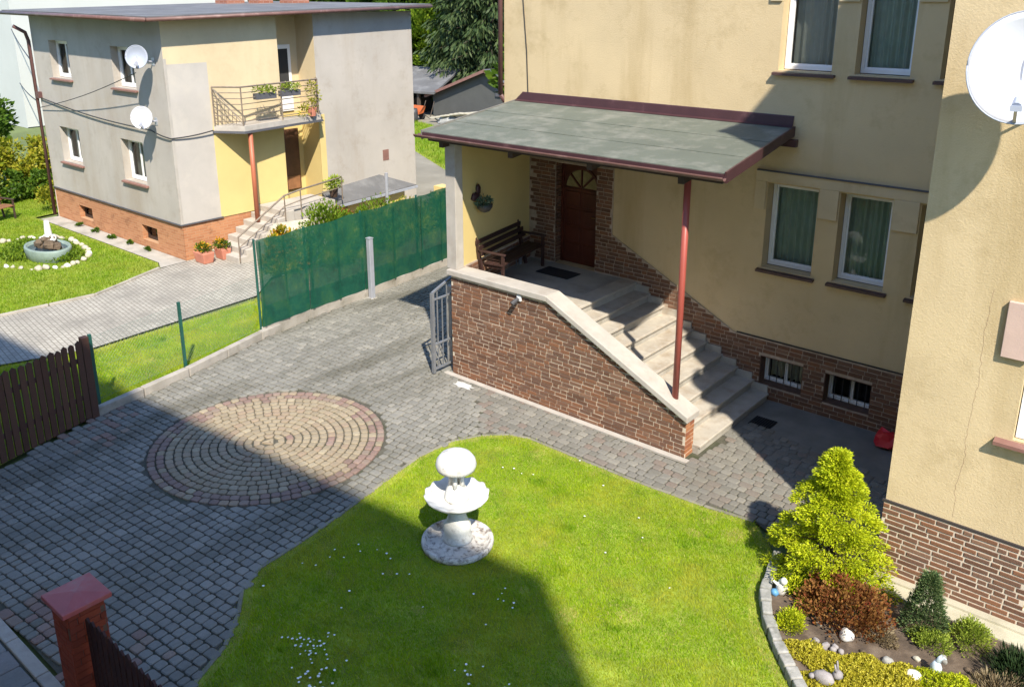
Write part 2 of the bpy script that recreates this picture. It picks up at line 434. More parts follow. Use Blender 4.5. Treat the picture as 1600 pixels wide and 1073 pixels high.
def polymesh(name, verts, nper, mat, parent=None, rnd=None):
    """verts (k, nper, 3) numpy: one face for each row"""
    W = wloc(parent) if parent else Vector((0, 0, 0))
    k = len(verts); vv = (verts.reshape(-1, 3) - np.array(W)).astype(np.float32)
    me = bpy.data.meshes.new(name)
    me.vertices.add(k*nper); me.vertices.foreach_set('co', vv.ravel())
    me.loops.add(k*nper); me.loops.foreach_set('vertex_index', np.arange(k*nper, dtype=np.int32))
    me.polygons.add(k); me.polygons.foreach_set('loop_start', np.arange(0, k*nper, nper, dtype=np.int32))
    me.polygons.foreach_set('loop_total', np.full(k, nper, np.int32))
    at = me.attributes.new('rnd', 'FLOAT', 'POINT')
    rr = rng.random(k) if rnd is None else rnd
    at.data.foreach_set('value', np.repeat(rr, nper).astype(np.float32))
    me.materials.append(M[mat]); me.update(calc_edges=True)
    o = bpy.data.objects.new(name, me); C.objects.link(o)
    if parent: o.parent = parent
    return o
def unit(v): return v/np.maximum(np.linalg.norm(v, axis=-1, keepdims=True), 1e-9)
def leaves(name, pts, dirs, length, width, mat, parent=None, rnd=None):
    """rhombic leaves at pts pointing along dirs"""
    n = len(pts); d = unit(dirs); q = unit(rng.normal(size=(n, 3))); s = unit(np.cross(d, q))
    L = (length*(.7+.6*rng.random(n)))[:, None]; Wd = (width*(.7+.6*rng.random(n)))[:, None]
    q2 = np.cross(s, d)
    V = np.stack([pts, pts+d*L*.5+s*Wd*.5+q2*L*.06, pts+d*L, pts+d*L*.5-s*Wd*.5+q2*L*.06], 1)
    return polymesh(name, V, 4, mat, parent, rnd)
def clump_pts(centers, radii, per, flat=1.0):
    k = len(centers); d = unit(rng.normal(size=(k, per, 3))); d[..., 2] *= flat
    r = rng.random((k, per, 1))**.45
    p = centers[:, None, :] + d*r*np.asarray(radii)[:, None, None]
    return p.reshape(-1, 3), d.reshape(-1, 3)
def grass(name, poly, dens, h, wd, mat, z=0.0, holes=()):
    P = np.array(poly); lo, hi = P.min(0), P.max(0)
    n = int(dens*(hi[0]-lo[0])*(hi[1]-lo[1]))
    p = lo + rng.random((n, 2))*(hi-lo); p = p[inpoly_np(p, poly)]
    for hp in holes: p = p[~inpoly_np(p, hp)]
    p = p+rng.normal(size=p.shape)*.022
    n = len(p); b = np.column_stack([p, np.full(n, z)])
    a = rng.random(n)*2*math.pi; tl = .25+.55*rng.random(n)
    patch = .5+.5*np.sin(p[:, 0]*2.1+np.sin(p[:, 1]*1.7)*2)*np.sin(p[:, 1]*2.6+np.cos(p[:, 0]*1.3))
    hh = h*(.6+.8*rng.random(n))*(.8+.35*patch)
    lean = np.column_stack([np.cos(a)*tl, np.sin(a)*tl, np.ones(n)]); lean = unit(lean)*hh[:, None]
    sd = np.column_stack([-np.sin(a+rng.normal(size=n)), np.cos(a), np.zeros(n)])*wd*(.6+.8*rng.random(n))[:, None]
    V = np.stack([b-sd/2, b+sd/2, b+lean], 1)
    mot = np.sin(p[:, 0]*7.3+2*np.sin(p[:, 1]*3.1))*np.sin(p[:, 1]*6.1+2*np.cos(p[:, 0]*2.7))+.6*np.sin(p[:, 0]*17+np.sin(p[:, 1]*9)*2)*np.cos(p[:, 1]*15)
    rr = np.clip(rng.normal(.42, .17, n)+.22*(patch-.5)+.13*mot, 0, .93)
    dry = rng.random(n) < .035; rr[dry] = 1.0
    dist = np.full(n, 9.0)                                          # worn, dry rim along the edging
    for i in range(len(poly)):
        a_, b_ = np.array(poly[i]), np.array(poly[(i+1) % len(poly)]); ab = b_-a_
        t_ = np.clip(((p-a_) @ ab)/max(1e-9, ab @ ab), 0, 1); dist = np.minimum(dist, np.linalg.norm(p-(a_+t_[:, None]*ab), axis=1))
    for _ in range(int(10+n/9000)):                                 # tufts, thin dry spots
        c_ = p[rng.integers(n)]; r_ = rng.uniform(.05, .16); dd = np.linalg.norm((p-c_)*np.array([1, rng.uniform(.6, 1.6)]), axis=1)
        m_ = dd < r_*(.7+.5*rng.random(n))
        if rng.random() < .55:
            V[m_, 2] = V[m_, 0]+(V[m_, 2]-V[m_, 0])*1.55; rr[m_] = np.clip(rr[m_]-.22, 0, 1)
        else:
            m_ &= rng.random(n) < .6; rr[m_] = 1.0; V[m_, 2] = V[m_, 0]+(V[m_, 2]-V[m_, 0])*.6
    rim = (dist < .10+.06*patch) & (rng.random(n) < .65); rr[rim] = 1.0; V[rim, 2] = V[rim, 0]*.55+V[rim, 2]*.45
    return polymesh(name, V, 3, mat, None, rr)

def face_wall(mb, o, u, n, wd, z0, z1, holes, depth):
    """wall face with openings; o: corner, u: along, n: outward; holes (s0, s1, z0, z1)"""
    o = Vector(o); u = Vector(u); n = Vector(n)
    P = lambda s, z, d=0: (o.x+u.x*s-n.x*d, o.y+u.y*s-n.y*d, z)
    flip = u.cross(Vector((0, 0, 1))).dot(n) < 0
    xs = sorted({0, wd, *[h[0] for h in holes], *[h[1] for h in holes]}); zs = sorted({z0, z1, *[h[2] for h in holes], *[h[3] for h in holes]})
    xs = [a for a in xs if 0 <= a <= wd]; zs = [a for a in zs if z0 <= a <= z1]
    def q(pts): mb.add(pts[::-1] if flip else pts, [(0, 1, 2, 3)])
    for i in range(len(xs)-1):
        for j in range(len(zs)-1):
            cx, cz = (xs[i]+xs[i+1])/2, (zs[j]+zs[j+1])/2
            if any(h[0] < cx < h[1] and h[2] < cz < h[3] for h in holes): continue
            q([P(xs[i], zs[j]), P(xs[i+1], zs[j]), P(xs[i+1], zs[j+1]), P(xs[i], zs[j+1])])
    for h in holes:
        s0, s1, a, b = h[:4]; d = h[4] if len(h) > 4 else depth
        q([P(s0, a), P(s0, b), P(s0, b, d), P(s0, a, d)]); q([P(s1, b), P(s1, a), P(s1, a, d), P(s1, b, d)])
        q([P(s0, b), P(s1, b), P(s1, b, d), P(s0, b, d)]); q([P(s1, a), P(s0, a), P(s0, a, d), P(s1, a, d)])

def window(parent, o, u, n, wd, z0, z1, depth, sash=1, fw=.065, curtain='curtain', sill=None, bars=0, sill_over=.07, sill_out=.09, folds=9, frame_mat='pvc_white'):
    """window > frame (one mesh), pane, curtain, sill; o is the opening's corner on the wall plane"""
    o = Vector(o); u = Vector(u); n = Vector(n)
    P = lambda s, z, d=0: (o.x+u.x*s-n.x*d, o.y+u.y*s-n.y*d, z)
    d = depth
    f = MB()
    def fbar(s0, s1, a, b, d0, d1):
        vs = [P(s0, a, d0), P(s1, a, d0), P(s1, b, d0), P(s0, b, d0), P(s0, a, d1), P(s1, a, d1), P(s1, b, d1), P(s0, b, d1)]
        f.add(vs, [(0, 1, 2, 3), (7, 6, 5, 4), (0, 4, 5, 1), (1, 5, 6, 2), (2, 6, 7, 3), (3, 7, 4, 0)])
    g = .012
    fbar(g, fw, z0+g, z1-g, d-.07, d); fbar(wd-fw, wd-g, z0+g, z1-g, d-.07, d)
    fbar(fw, wd-fw, z0+g, z0+fw*1.15, d-.07, d); fbar(fw, wd-fw, z1-fw, z1-g, d-.07, d)
    e = .028                                                        # the sash steps back inside the outer frame
    parts = [(fw, wd-fw)] if sash == 1 else [(fw, wd/2-.005), (wd/2+.005, wd-fw)]
    for a, b in parts:
        fbar(a, a+e, z0+fw*1.15, z1-fw, d-.045, d+.004); fbar(b-e, b, z0+fw*1.15, z1-fw, d-.045, d+.004)
        fbar(a+e, b-e, z0+fw*1.15, z0+fw*1.15+e, d-.045, d+.004); fbar(a+e, b-e, z1-fw-e, z1-fw, d-.045, d+.004)
    fr = f.build('window', frame_mat, parent)
    MB().add([P(fw*.9, z0+fw, d-.02), P(wd-fw*.9, z0+fw, d-.02), P(wd-fw*.9, z1-fw*.9, d-.02), P(fw*.9, z1-fw*.9, d-.02)], [(0, 1, 2, 3)]).build('pane', 'pane', fr)
    if curtain:
        c = MB(); m = folds*8; vs = []; fs = []; ph = random.uniform(0, 6); am = random.uniform(.7, 1.5)
        for i in range(m+1):
            s = .02+(wd-.04)*i/m
            dd = d+.16+.03*am*math.sin(i/m*folds*2*math.pi+1.6*math.sin(i/m*5+ph))+.018*math.sin(i/m*folds*4.7+ph)
            vs += [P(s, z0+.03, dd), P(s, z1-.02, dd*.98+.01)]
        for i in range(m): fs.append((2*i, 2*i+2, 2*i+3, 2*i+1))
        c.add(vs, fs); c.build('curtain', curtain, fr, True)
    if bars:
        b = MB()
        for k in range(1, bars+1):
            s = wd*k/(bars+1); b.tube([P(s, z0+.01, d-.12), P(s, z1-.01, d-.12)], .008, 6)
        b.build('window_bars', 'metal_dark', fr)
    if sill:
        s0, s1 = -sill_over, wd+sill_over
        vs = [P(s0, z0-.03, d), P(s1, z0-.03, d), P(s1, z0-.075, -sill_out), P(s0, z0-.075, -sill_out),
              P(s0, z0+.008, d), P(s1, z0+.008, d), P(s1, z0-.035, -sill_out), P(s0, z0-.035, -sill_out)]
        MB().add(vs, [(0, 1, 2, 3), (7, 6, 5, 4), (3, 2, 6, 7), (0, 3, 7, 4), (2, 1, 5, 6)]).build('window_sill', sill, fr)
    return fr

# brick-like pieces with chamfered edges, lying in a plane: 18 triangles each
def piece_verts(L, H, T, ch, jit=0):
    j = lambda: random.uniform(-jit, jit)
    b = [(0+j(), 0+j(), 0), (L+j(), 0+j(), 0), (L+j(), H+j(), 0), (0+j(), H+j(), 0)]
    m = [(x, y, T-ch) for x, y, _ in b]
    c = [(x+(ch if x < L/2 else -ch), y+(ch if y < H/2 else -ch), T+j()*.5) for x, y, _ in b]
    v = b+m+c
    f = [(8, 9, 10, 11)]
    for i in range(4):
        k = (i+1) % 4; f += [(i, k, 4+k, 4+i), (4+i, 4+k, 8+k, 8+i)]
    return v, f
_pm = {}
def piece_mesh(name, L, H, T, ch, mat, jit, quant=.02):
    key = (name, round(L/quant), round(H/.005), mat, random.randrange(3))
    if key not in _pm:
        v, f = piece_verts(L, H, T, ch, jit)
        me = bpy.data.meshes.new(name); me.from_pydata(v, [], f); me.materials.append(M[mat]); me.update(); _pm[key] = (me, L)
    return _pm[key]

def brick_field(o, u, n, wd, z0, courses, row, lens, top=None, holes=(), bottom=None, T=.008, joint=.0130, seed=1):
    """list of bricks (origin, u, n, length, height); top(s) is the height limit along s"""
    r = random.Random(seed); out = []
    for k in range(courses):
        a = z0+k*row; b = a+row-joint; s = -r.uniform(0, .2)
        while s < wd:
            L = r.choice(lens)*r.uniform(.92, 1.06); s0, s1 = max(s, 0), min(s+L, wd); s += L+joint
            if s1-s0 < .04: continue
            segs = [(s0, s1)]
            for h in holes:
                if b > h[2] and a < h[3]:
                    ns = []
                    for p, q in segs:
                        if q <= h[0] or p >= h[1]: ns.append((p, q)); continue
                        if h[0]-p > .04: ns.append((p, h[0]))
                        if q-h[1] > .04: ns.append((h[1], q))
                    segs = ns
            for p, q in segs:
                if top:
                    bb = b
                    while q-p > .045 and min(top(p), top(q)) < bb: 
                        if top(p) >= bb: q -= .03
                        elif top(q) >= bb: p += .03
                        else: q = p
                    if q-p <= .045: continue
                if bottom and a < max(bottom(p), bottom(q))-row*.5: continue
                O = Vector(o)+Vector(u)*p; O.z = a+r.uniform(-.0015, .0015)
                out.append((O, Vector(u), Vector(n), q-p, row-joint, T*r.uniform(.7, 1.4)))
    return out
def place_bricks(bricks, parent, stuff_parent, mat, limit, name='brick', stuff_name='brickwork'):
    """the ones that show largest become parts, the rest one joined part"""
    bricks = sorted(bricks, key=lambda b: rank(b[0]))
    W = wloc(parent)
    for O, u, n, L, H, T in bricks[:limit]:
        me, L0 = piece_mesh(name, L, H, .012, .004, mat, .0025)
        o = bpy.data.objects.new(name, me); C.objects.link(o); o.parent = parent
        mt = Matrix((u, Vector((0, 0, 1)), n)).transposed().to_4x4()
        mt.translation = O-W
        o.matrix_basis = mt @ Matrix.Diagonal((L/L0, 1, T/.012, 1))
    if len(bricks) > limit:
        mb = MB()
        for O, u, n, L, H, T in bricks[limit:]:
            v, f = piece_verts(L, H, T, .004, .0025)
            mb.add([O+u*x+Vector((0, 0, 1))*y+n*z for x, y, z in v], f)
        tag(mb.build(stuff_name, mat, stuff_parent, rnd=True), kind='stuff')

# ================================================================== the setting
struct(sheet('ground', [(-400, -300), (300, -300), (300, 400), (-400, 400)], -.06, 'terrain'))
KERB = [(-13.35, 2.75), (-13.69, 4.04), (-14.26, 5.77), (-14.62, 7.76), (-15.15, 9.75), (-15.38, 11.6), (-15.6, 13.5), (-15.82, 15.75), (-16.1, 19), (-16.3, 21.5)]
LAWN_L = [(-7.25, 2.95), (-7.45, 3.58), (-7.71, 4.14), (-8.06, 4.54), (-8.42, 4.83), (-8.60, 5.22), (-8.66, 5.9), (-8.78, 6.73), (-8.94, 7.59), (-9.08, 8.45), (-9.04, 9.15), (-8.80, 9.62), (-8.46, 9.95), (-8.11, 10.06)]
LAWN_T = [(-7.18, 10.05), (-6.0, 10.06), (-4.98, 10.12), (-4.25, 10.22)]
EDGE = [(-3.66, 9.66), (-3.56, 9.22), (-3.46, 8.82), (-3.24, 8.42), (-2.97, 8.09), (-2.70, 7.81), (-2.44, 7.55), (-2.1, 7.2), (-1.7, 6.85)]
LAWN = LAWN_L + LAWN_T + [(-3.78, 9.75)] + [(x-.06, y-.03) for x, y in EDGE] + [(-1.2, 6.4), (.5, 5.0), (.5, 2.95)]
DRIVE = KERB + [(-12.05, 21.5), (-12.05, 13.9), (-11.35, 13.9), (-10.92, 11.12), (-9.55, 10.4)] + LAWN_L[::-1][2:] + [(-7.25, 2.75)]
CC = (-11.28, 7.22); CR = 1.86
LX = (-1.0)

drive = struct(sheet('driveway', DRIVE, 0.0, 'joint'))
path = struct(sheet('path', [(-10.92, 11.12), (-9.55, 10.4), (-8.80, 9.64), (-8.46, 9.97), (-8.11, 10.08), (-7.18, 10.07), (-6.0, 10.08), (-4.98, 10.14), (-4.25, 10.24), (-3.75, 10.0), (-3.2, 10.2), (-4.6, 11.6), (-5.7, 12.3), (-6.3, 12.3), (-6.3, 11.08)], 0.004, 'joint'))
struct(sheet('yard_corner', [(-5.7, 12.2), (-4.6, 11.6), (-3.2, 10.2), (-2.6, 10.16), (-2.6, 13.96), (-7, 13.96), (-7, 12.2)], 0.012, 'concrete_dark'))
struct(sheet('lawn', LAWN, 0.008, 'grass_soil'))
struct(sheet('garden_bed', EDGE + [(-1.2, 6.5), (.8, 7.2), (.8, 9.75), (-2.45, 9.80), (-3.4, 10.1)], 0.05, 'soil'))
struct(sheet('back_yard', [(-16.3, 21.5), (-12.0, 21.5), (-12.0, 26), (-20, 60), (-60, 60), (-46, 30), (-21.6, 20.4), (-20, 20)], -.01, 'yard'))
struct(sheet('back_lawn', [(-30.5, 28.5), (-24.2, 25.0), (-24.5, 27.5), (-31.5, 33.5), (-37.5, 35.0), (-39.0, 33.5)], -.004, 'grass_soil'))
NB_DRIVE = [(-18.6, 2.0), (-17.98, 5.64), (-17.44, 7.16), (-17.67, 11.31), (-18.6, 12.4), (-19.3, 20.5), (-21.6, 20.5), (-21.6, 11.7), (-21.5, 10.92), (-20.63, 8.8), (-20.85, 6.72), (-21.3, 2.0)]
struct(sheet('neighbour_drive', NB_DRIVE, 0.0, 'paving_far'))
struct(sheet('neighbour_lawn', [(-21.38, 2.0), (-20.93, 6.72), (-20.71, 8.8), (-21.55, 10.92), (-22.0, 11.15), (-29.8, 11.15), (-30.3, 14), (-36, 16), (-40, 2)], 0.006, 'grass_soil'))
struct(sheet('house_path', [(-21.52, 10.96), (-21.55, 11.74), (-29.4, 11.74), (-29.4, 11.17), (-22.0, 11.17)], 0.012, 'concrete'))
STRIP = [(-13.55, 2.0)] + [(x-.14, y) for x, y in KERB[1:5]] + [(-15.5, 10.4), (-17.4, 11.2), (-17.30, 7.16), (-17.84, 5.64), (-18.4, 2.0)]
struct(sheet('grass_strip', STRIP, 0.006, 'grass_soil'))
struct(sheet('planting_strip', [(-15.4, 10.4), (-17.5, 11.3), (-18.5, 12.4), (-19.2, 20.5), (-16.4, 21.4), (-15.95, 15.75), (-15.55, 11.6)], 0.006, 'soil'))
side = struct(sheet('pavement', [(-30, -.9), (6, -.9), (6, 2.56), (-30, 2.60)], -.004, 'joint'))

def pave(parent, items, limit, mats, thick=.03, name='paving_stone'):
    """items: (poly corners CCW 4, material key); chamfered blocks; nearest ones become parts"""
    items = sorted(items, key=lambda it: rank((it[0][0][0], it[0][0][1], 0)))
    W = wloc(parent); rest = {}
    def geo(c, z0, z1, ch=.011):
        cx = sum(p[0] for p in c)/4; cy = sum(p[1] for p in c)/4
        e = []                                                     # corners rubbed off: eight corners
        for i in range(4):
            (x, y), (xp, yp), (xn, yn) = c[i], c[i-1], c[(i+1) % 4]
            for qx, qy in ((xp, yp), (xn, yn)):
                l = math.hypot(qx-x, qy-y); k = min(.35, random.uniform(.014, .028)/l); e.append((x+(qx-x)*k, y+(qy-y)*k))
        v = [(x, y, z0) for x, y in e]+[(x, y, z1-ch*.8) for x, y in e]
        for x, y in e:
            l = math.hypot(cx-x, cy-y); k = ch*1.3/l; v.append((x+(cx-x)*k, y+(cy-y)*k, z1+random.uniform(-.002, .002)))
        v.append((cx, cy, z1+.003))
        f = [(16+i, 16+(i+1) % 8, 24) for i in range(8)]
        for i in range(8):
            k = (i+1) % 8; f += [(i, k, 8+k, 8+i), (8+i, 8+k, 16+k, 16+i)]
        return v, f
    for i, (c, mt) in enumerate(items):
        z1 = thick+random.uniform(-.003, .004)
        if i < limit:
            cx, cy = c[0]
            v, f = geo([(x-cx, y-cy) for x, y in c], 0, z1)
            me = bpy.data.meshes.new(name); me.from_pydata(v, [], f); me.materials.append(M[mt]); me.update()
            o = bpy.data.objects.new(name, me); C.objects.link(o); o.parent = parent; o.location = (cx-W.x, cy-W.y, -.001)
        else:
            rest.setdefault('all', []).append((c, mt, z1))
    if rest:
        v = []; f = []; r = []; mi = []; keys = list(mats)
        for c, mt, z1 in rest['all']:
            vv, ff = geo(c, -.001, z1); n = len(v); v += vv; f += [tuple(a+n for a in q) for q in ff]; r += [random.random()]*len(vv); mi += [keys.index(mt)]*len(ff)
        me = bpy.data.meshes.new('paving_stones'); me.from_pydata(v, [], f)
        for k in keys: me.materials.append(M[k])
        me.polygons.foreach_set('material_index', mi)
        me.attributes.new('rnd', 'FLOAT', 'POINT').data.foreach_set('value', r); me.update()
        o = bpy.data.objects.new('paving_stones', me); C.objects.link(o); o.parent = parent; tag(o, kind='stuff')

# driveway setts: rows across the drive, a round rosette let into them
def shrink(c, g):
    cx = sum(p[0] for p in c)/4; cy = sum(p[1] for p in c)/4; out = []
    for x, y in c:
        l = math.hypot(cx-x, cy-y); k = g*1.35/l; out.append((x+(cx-x)*k+random.uniform(-.004, .004), y+(cy-y)*k+random.uniform(-.004, .004)))
    return out
items = []
a0 = R(5); ca, sa = math.cos(a0), math.sin(a0)
row = .142
for j in range(-10, 190):
    y = 1.5+j*row; s = -18-random.random()*.2
    while s < -6:
        L = random.choice((.115, .14, .14, .15, .165, .20)); s2 = s+L
        c = [(s, y), (s2, y), (s2, y+row), (s, y+row)]; s = s2
        c = [((p[0]+11)*ca-(p[1]-8)*sa-11, (p[0]+11)*sa+(p[1]-8)*ca+8) for p in c]
        mx = sum(p[0] for p in c)/4; my = sum(p[1] for p in c)/4
        if not inpoly(mx, my, DRIVE) or my > 19.5: continue
        d = math.hypot(mx-CC[0], my-CC[1])
        if d < CR+.03: continue
        c = [(CC[0]+(x-CC[0])*f_, CC[1]+(y-CC[1])*f_) for x, y in c for f_ in [max(1, (CR+.012)/math.hypot(x-CC[0], y-CC[1]))]]
        red = (my < 3.2 and -10.2 < mx < -8.3 and random.random() < .6) or (mx < -13.2 and 5.0 < my < 6.3 and random.random() < .2) or (mx > -8.7 and my < 3.9 and random.random() < .35)
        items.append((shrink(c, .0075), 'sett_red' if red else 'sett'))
nr = 14
for k in range(nr):
    r0, r1 = CR*k/nr+.01, CR*(k+1)/nr
    m = max(3, int(2*math.pi*(r0+r1)/2/.145)); ph = random.random()
    for i in range(m):
        t0, t1 = 2*math.pi*(i+ph)/m, 2*math.pi*(i+1+ph)/m
        c = [(CC[0]+r*math.cos(t), CC[1]+r*math.sin(t)) for r, t in ((r0, t0), (r1, t0), (r1, t1), (r0, t1))]
        q = random.random()
        mt = 'sett_red' if (k >= nr-2 and q < .8) or (k == nr-3 and q < .15) or q < .02 else 'sett_beige'
        items.append((shrink(c, .0055 if k else .003), mt))
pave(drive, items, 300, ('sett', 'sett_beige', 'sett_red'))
items = []
PATHP = [(-10.8, 11.08), (-9.55, 10.42), (-8.80, 9.66), (-8.46, 9.99), (-8.11, 10.10), (-4.98, 10.16), (-4.25, 10.26), (-3.7, 10.1), (-2.7, 10.2), (-2.7, 12.4), (-5.6, 12.9), (-5.72, 11.0)]
for j in range(40):
    y = 9.4+j*.14; s = -12-random.random()*.3
    while s < -3:
        L = random.choice((.13, .17, .17, .21)); c = [(s, y), (s+L, y), (s+L, y+.14), (s, y+.14)]; s += L
        mx, my = (c[0][0]+c[1][0])/2, y+.07
        if inpoly(mx, my, PATHP): items.append((shrink(c, .005), 'sett_path'))
pave(path, items, 200, ('sett_path',), .028)
# street pavement slabs and its kerb
items = []
for i in range(80):
    for j in range(11):
        x, y = -20+i*.35+(.17 if j % 2 else 0), 2.54-(j+1)*.30
        if x > 1: continue
        items.append((shrink([(x, y), (x+.35, y), (x+.35, y+.30), (x, y+.30)], .004), 'slab'))
pave(side, items, 40, ('slab',), .02)
k = thing('kerb', 'pale concrete kerb between street pavement and driveway mouth', 'kerb', (-12, 2.66, 0))
for i in range(24):
    bevel(MB().box(-20+i*.8, -20+i*.8+.79, 2.56, 2.70, -.02, .035).build('kerb_stone', 'kerb', k), .012)

def kerb_line(root, pts, wd, h, L, mat, name='kerb_stone', jit=.004):
    for (x0, y0), (x1, y1) in zip(pts[:-1], pts[1:]):
        d = math.hypot(x1-x0, y1-y0); m = max(1, round(d/L))
        for i in range(m):
            a, b = (i+.012)/m, (i+1-.012)/m; z = random.uniform(-jit, jit)
            bevel(MB().bar((x0+(x1-x0)*a, y0+(y1-y0)*a, h/2-.02+z), (x0+(x1-x0)*b, y0+(y1-y0)*b, h/2-.02+z), wd, h+.04).build(name, mat, root), .012)
k = thing('kerb', 'weathered concrete kerb between driveway and grass strip', 'kerb', (-14.5, 7, 0))
kerb_line(k, [(x-.07, y) for x, y in KERB[2:5]]+[(-15.3, 10.3)], .13, .17, .9, 'kerb')
k = thing('kerb', 'low concrete edging curving round the front lawn', 'kerb', (-8.7, 6.5, 0))
kerb_line(k, LAWN_L + LAWN_T, .055, .024, .5, 'kerb_dark', 'edging_stone')
k = thing('kerb', 'thin concrete edging along the neighbour lawn', 'kerb', (-21, 8, 0))
kerb_line(k, [(-21.3, 3.0), (-20.88, 6.72), (-20.67, 8.8), (-21.5, 10.92)], .07, .05, 1.0, 'kerb', 'edging_stone')
k = thing('kerb', 'concrete footing strip along the base of the brick wall', 'kerb', (-8.4, 11.05, 0))
MB().box(-11.0, -5.75, 10.98, 11.09, -.01, .035).build('footing', 'concrete_light', k)

# ================================================================== the main house
PX0, PX1, PY = -10.88, -5.86, 11.12       # brick porch wall
MY = 13.95                               # main wall plane
BY, BX = 10.17, -2.59                    # projecting block
house = thing('house', 'yellow stucco house with brick plinth, stairs and covered entrance', 'house', (-7, 14, 0))
WIN = [(-6.10, -5.22), (-4.86, -4.04), (-3.62, -2.84)]
X0 = -12.0
ux = (1, 0, 0); uy = (0, 1, 0); nf = (0, -1, 0)
holes = [(a-X0, b-X0, 2.44, 3.93) for a, b in WIN]+[(a-X0, b-X0, 5.80, 7.35) for a, b in WIN]
CEL = [(-5.96, -5.17), (-4.79, -4.0)]
holes += [(a-X0, b-X0, .28, .82, .30) for a, b in CEL]
holes += [(-10.62-X0, -9.60-X0, 1.63, 3.74, .26)]
mb = MB(); face_wall(mb, (X0, MY, 0), ux, nf, BX-X0, -.05, 10.0, holes, .32)
HB = 23.0
mb.add([(X0, MY, -.05), (X0, HB, -.05), (X0, HB, 10), (X0, MY, 10)], [(0, 1, 2, 3)][::-1])
mb.add([(X0, HB, -.05), (BX, HB, -.05), (BX, HB, 10), (X0, HB, 10)], [(0, 1, 2, 3)])
mb.build('wall', 'stucco', house)
# dark rooms behind the openings
MB().add([(X0+.05, MY+.9, 0), (BX, MY+.9, 0), (BX, MY+.9, 9.9), (X0+.05, MY+.9, 9.9)], [(0, 1, 2, 3)]).build('room', 'interior', house)
for a, b in WIN:
    window(house, (a, MY, 0), ux, nf, b-a, 2.44, 3.93, .29, sill='sill_dark', curtain='curtain', folds=8)
for a, b in WIN:
    window(house, (a, MY, 0), ux, nf, b-a, 5.80, 7.35, .29, sill='sill_dark', curtain='curtain_pale' if a < -5 else 'curtain', folds=8)
for a, b in CEL:
    window(house, (a, MY, 0), ux, nf, b-a, .28, .82, .27, sash=2, fw=.04, curtain='curtain_pale' if a < -5 else None, bars=5)
for a, b in CEL:
    t = MB(); t.box(a-.002, a+.012, MY-.02, MY+.19, .28, .82); t.box(b-.012, b+.002, MY-.02, MY+.19, .28, .82); t.box(a, b, MY-.02, MY+.19, .806, .822); t.box(a, b, MY-.02, MY+.19, .276, .292); t.build('cellar_reveal', 'brick_dark', house)
# plaster bands over the windows
for z in (0, 3.42):
    t = MB(); t.box(-6.32, BX-.002, MY-.035, MY-.002, 3.955+z, 4.13+z)
    for a, b in ((-6.32, -6.12), (-5.20, -4.88), (-4.02, -3.64), (-2.82, BX-.002)): t.box(a, b, MY-.035, MY-.002, 3.46+z, 3.9548+z)
    bevel(t.build('window_band', 'stucco_trim', house), .008)
    t = MB().box(-6.30, BX-.002, MY-.055, MY-.002, 4.1305+z, 4.15+z); t.build('drip_edge', 'felt_dark', house)
roof = MB().box(X0-.4, BX-.002, MY-.4, HB+.3, 10.0, 10.25).build('roof', 'felt_grey', house)
# projecting block
BR = 5.2
holes = [(-1.38-BX, -.35-BX, 2.30, 3.95), (-1.38-BX, -.35-BX, 5.9, 7.5), (-.98-BX, -.2-BX, .30, .80, .12), (2.0-BX, 3.2-BX, 2.3, 3.95), (2.0-BX, 3.2-BX, 5.9, 7.5)]
mb = MB(); face_wall(mb, (BX, BY, 0), ux, nf, BR-BX, -.05, 10.05, holes, .16)
mb.add([(BX, BY, -.05), (BX, HB, -.05), (BX, HB, 10.05), (BX, BY, 10.05)], [(3, 2, 1, 0)])
mb.add([(BR, BY, -.05), (BR, HB, -.05), (BR, HB, 10.05), (BR, BY, 10.05)], [(0, 1, 2, 3)])
mb.add([(BX, HB, -.05), (BR, HB, -.05), (BR, HB, 10.05), (BX, HB, 10.05)], [(0, 1, 2, 3)])
blk = mb.build('wall', 'stucco', house); blk['label'] = 'projecting stucco wing'
MB().add([(BX+.05, BY+.9, 0), (BR, BY+.9, 0), (BR, BY+.9, 9.9), (BX+.05, BY+.9, 9.9)], [(0, 1, 2, 3)]).build('room', 'interior', house)
MB().box(BX-.04, BR+.1, BY-.04, HB, 10.05, 10.2).build('roof', 'felt_grey', house)
for x, wd in ((-1.38, 1.03), (2.0, 1.2)):
    for z0, z1 in ((2.30, 3.95), (5.9, 7.5)):
        window(house, (x, BY, 0), ux, nf, wd, z0, z1, .14, sash=2, sill='sill_red', sill_over=.17, sill_out=.10)
window(house, (-.98, BY, 0), ux, nf, .78, .30, .80, .09, sash=2, fw=.05, curtain=None)
p = MB().box(-1.63, -1.36, BY-.055, BY-.001, 3.24, 3.87).build('wall_panel', 'pink_panel', house); bevel(p, .006)
# hairline crack in the plaster of the wing
mb = MB(); pts = [(-1.80, BY-.001, 3.95), (-1.83, BY-.001, 3.4), (-1.80, BY-.001, 2.9), (-1.84, BY-.001, 2.3), (-1.81, BY-.001, 1.9), (-1.86, BY-.001, 1.5), (-1.83, BY-.001, 1.08)]
fine = []
for a, b in zip(pts[:-1], pts[1:]):
    for i in range(8):
        t = i/8; fine.append((a[0]+(b[0]-a[0])*t+random.uniform(-.012, .012), a[1], a[2]+(b[2]-a[2])*t))
mb.tube(fine, .0011, 4); mb.build('crack', 'sill_red', house)
# dark strips painted in place of the shadow gap under the stucco edge
MB().box(BX-.03, BR, BY-.030, BY-.001, 1.045, 1.072).build('plinth_dark_line', 'shadow_gap_black', house)
MB().box(-6.45, BX-.05, MY-.03, MY-.002, 1.135, 1.152).build('plinth_dark_line', 'shadow_gap_black', house)
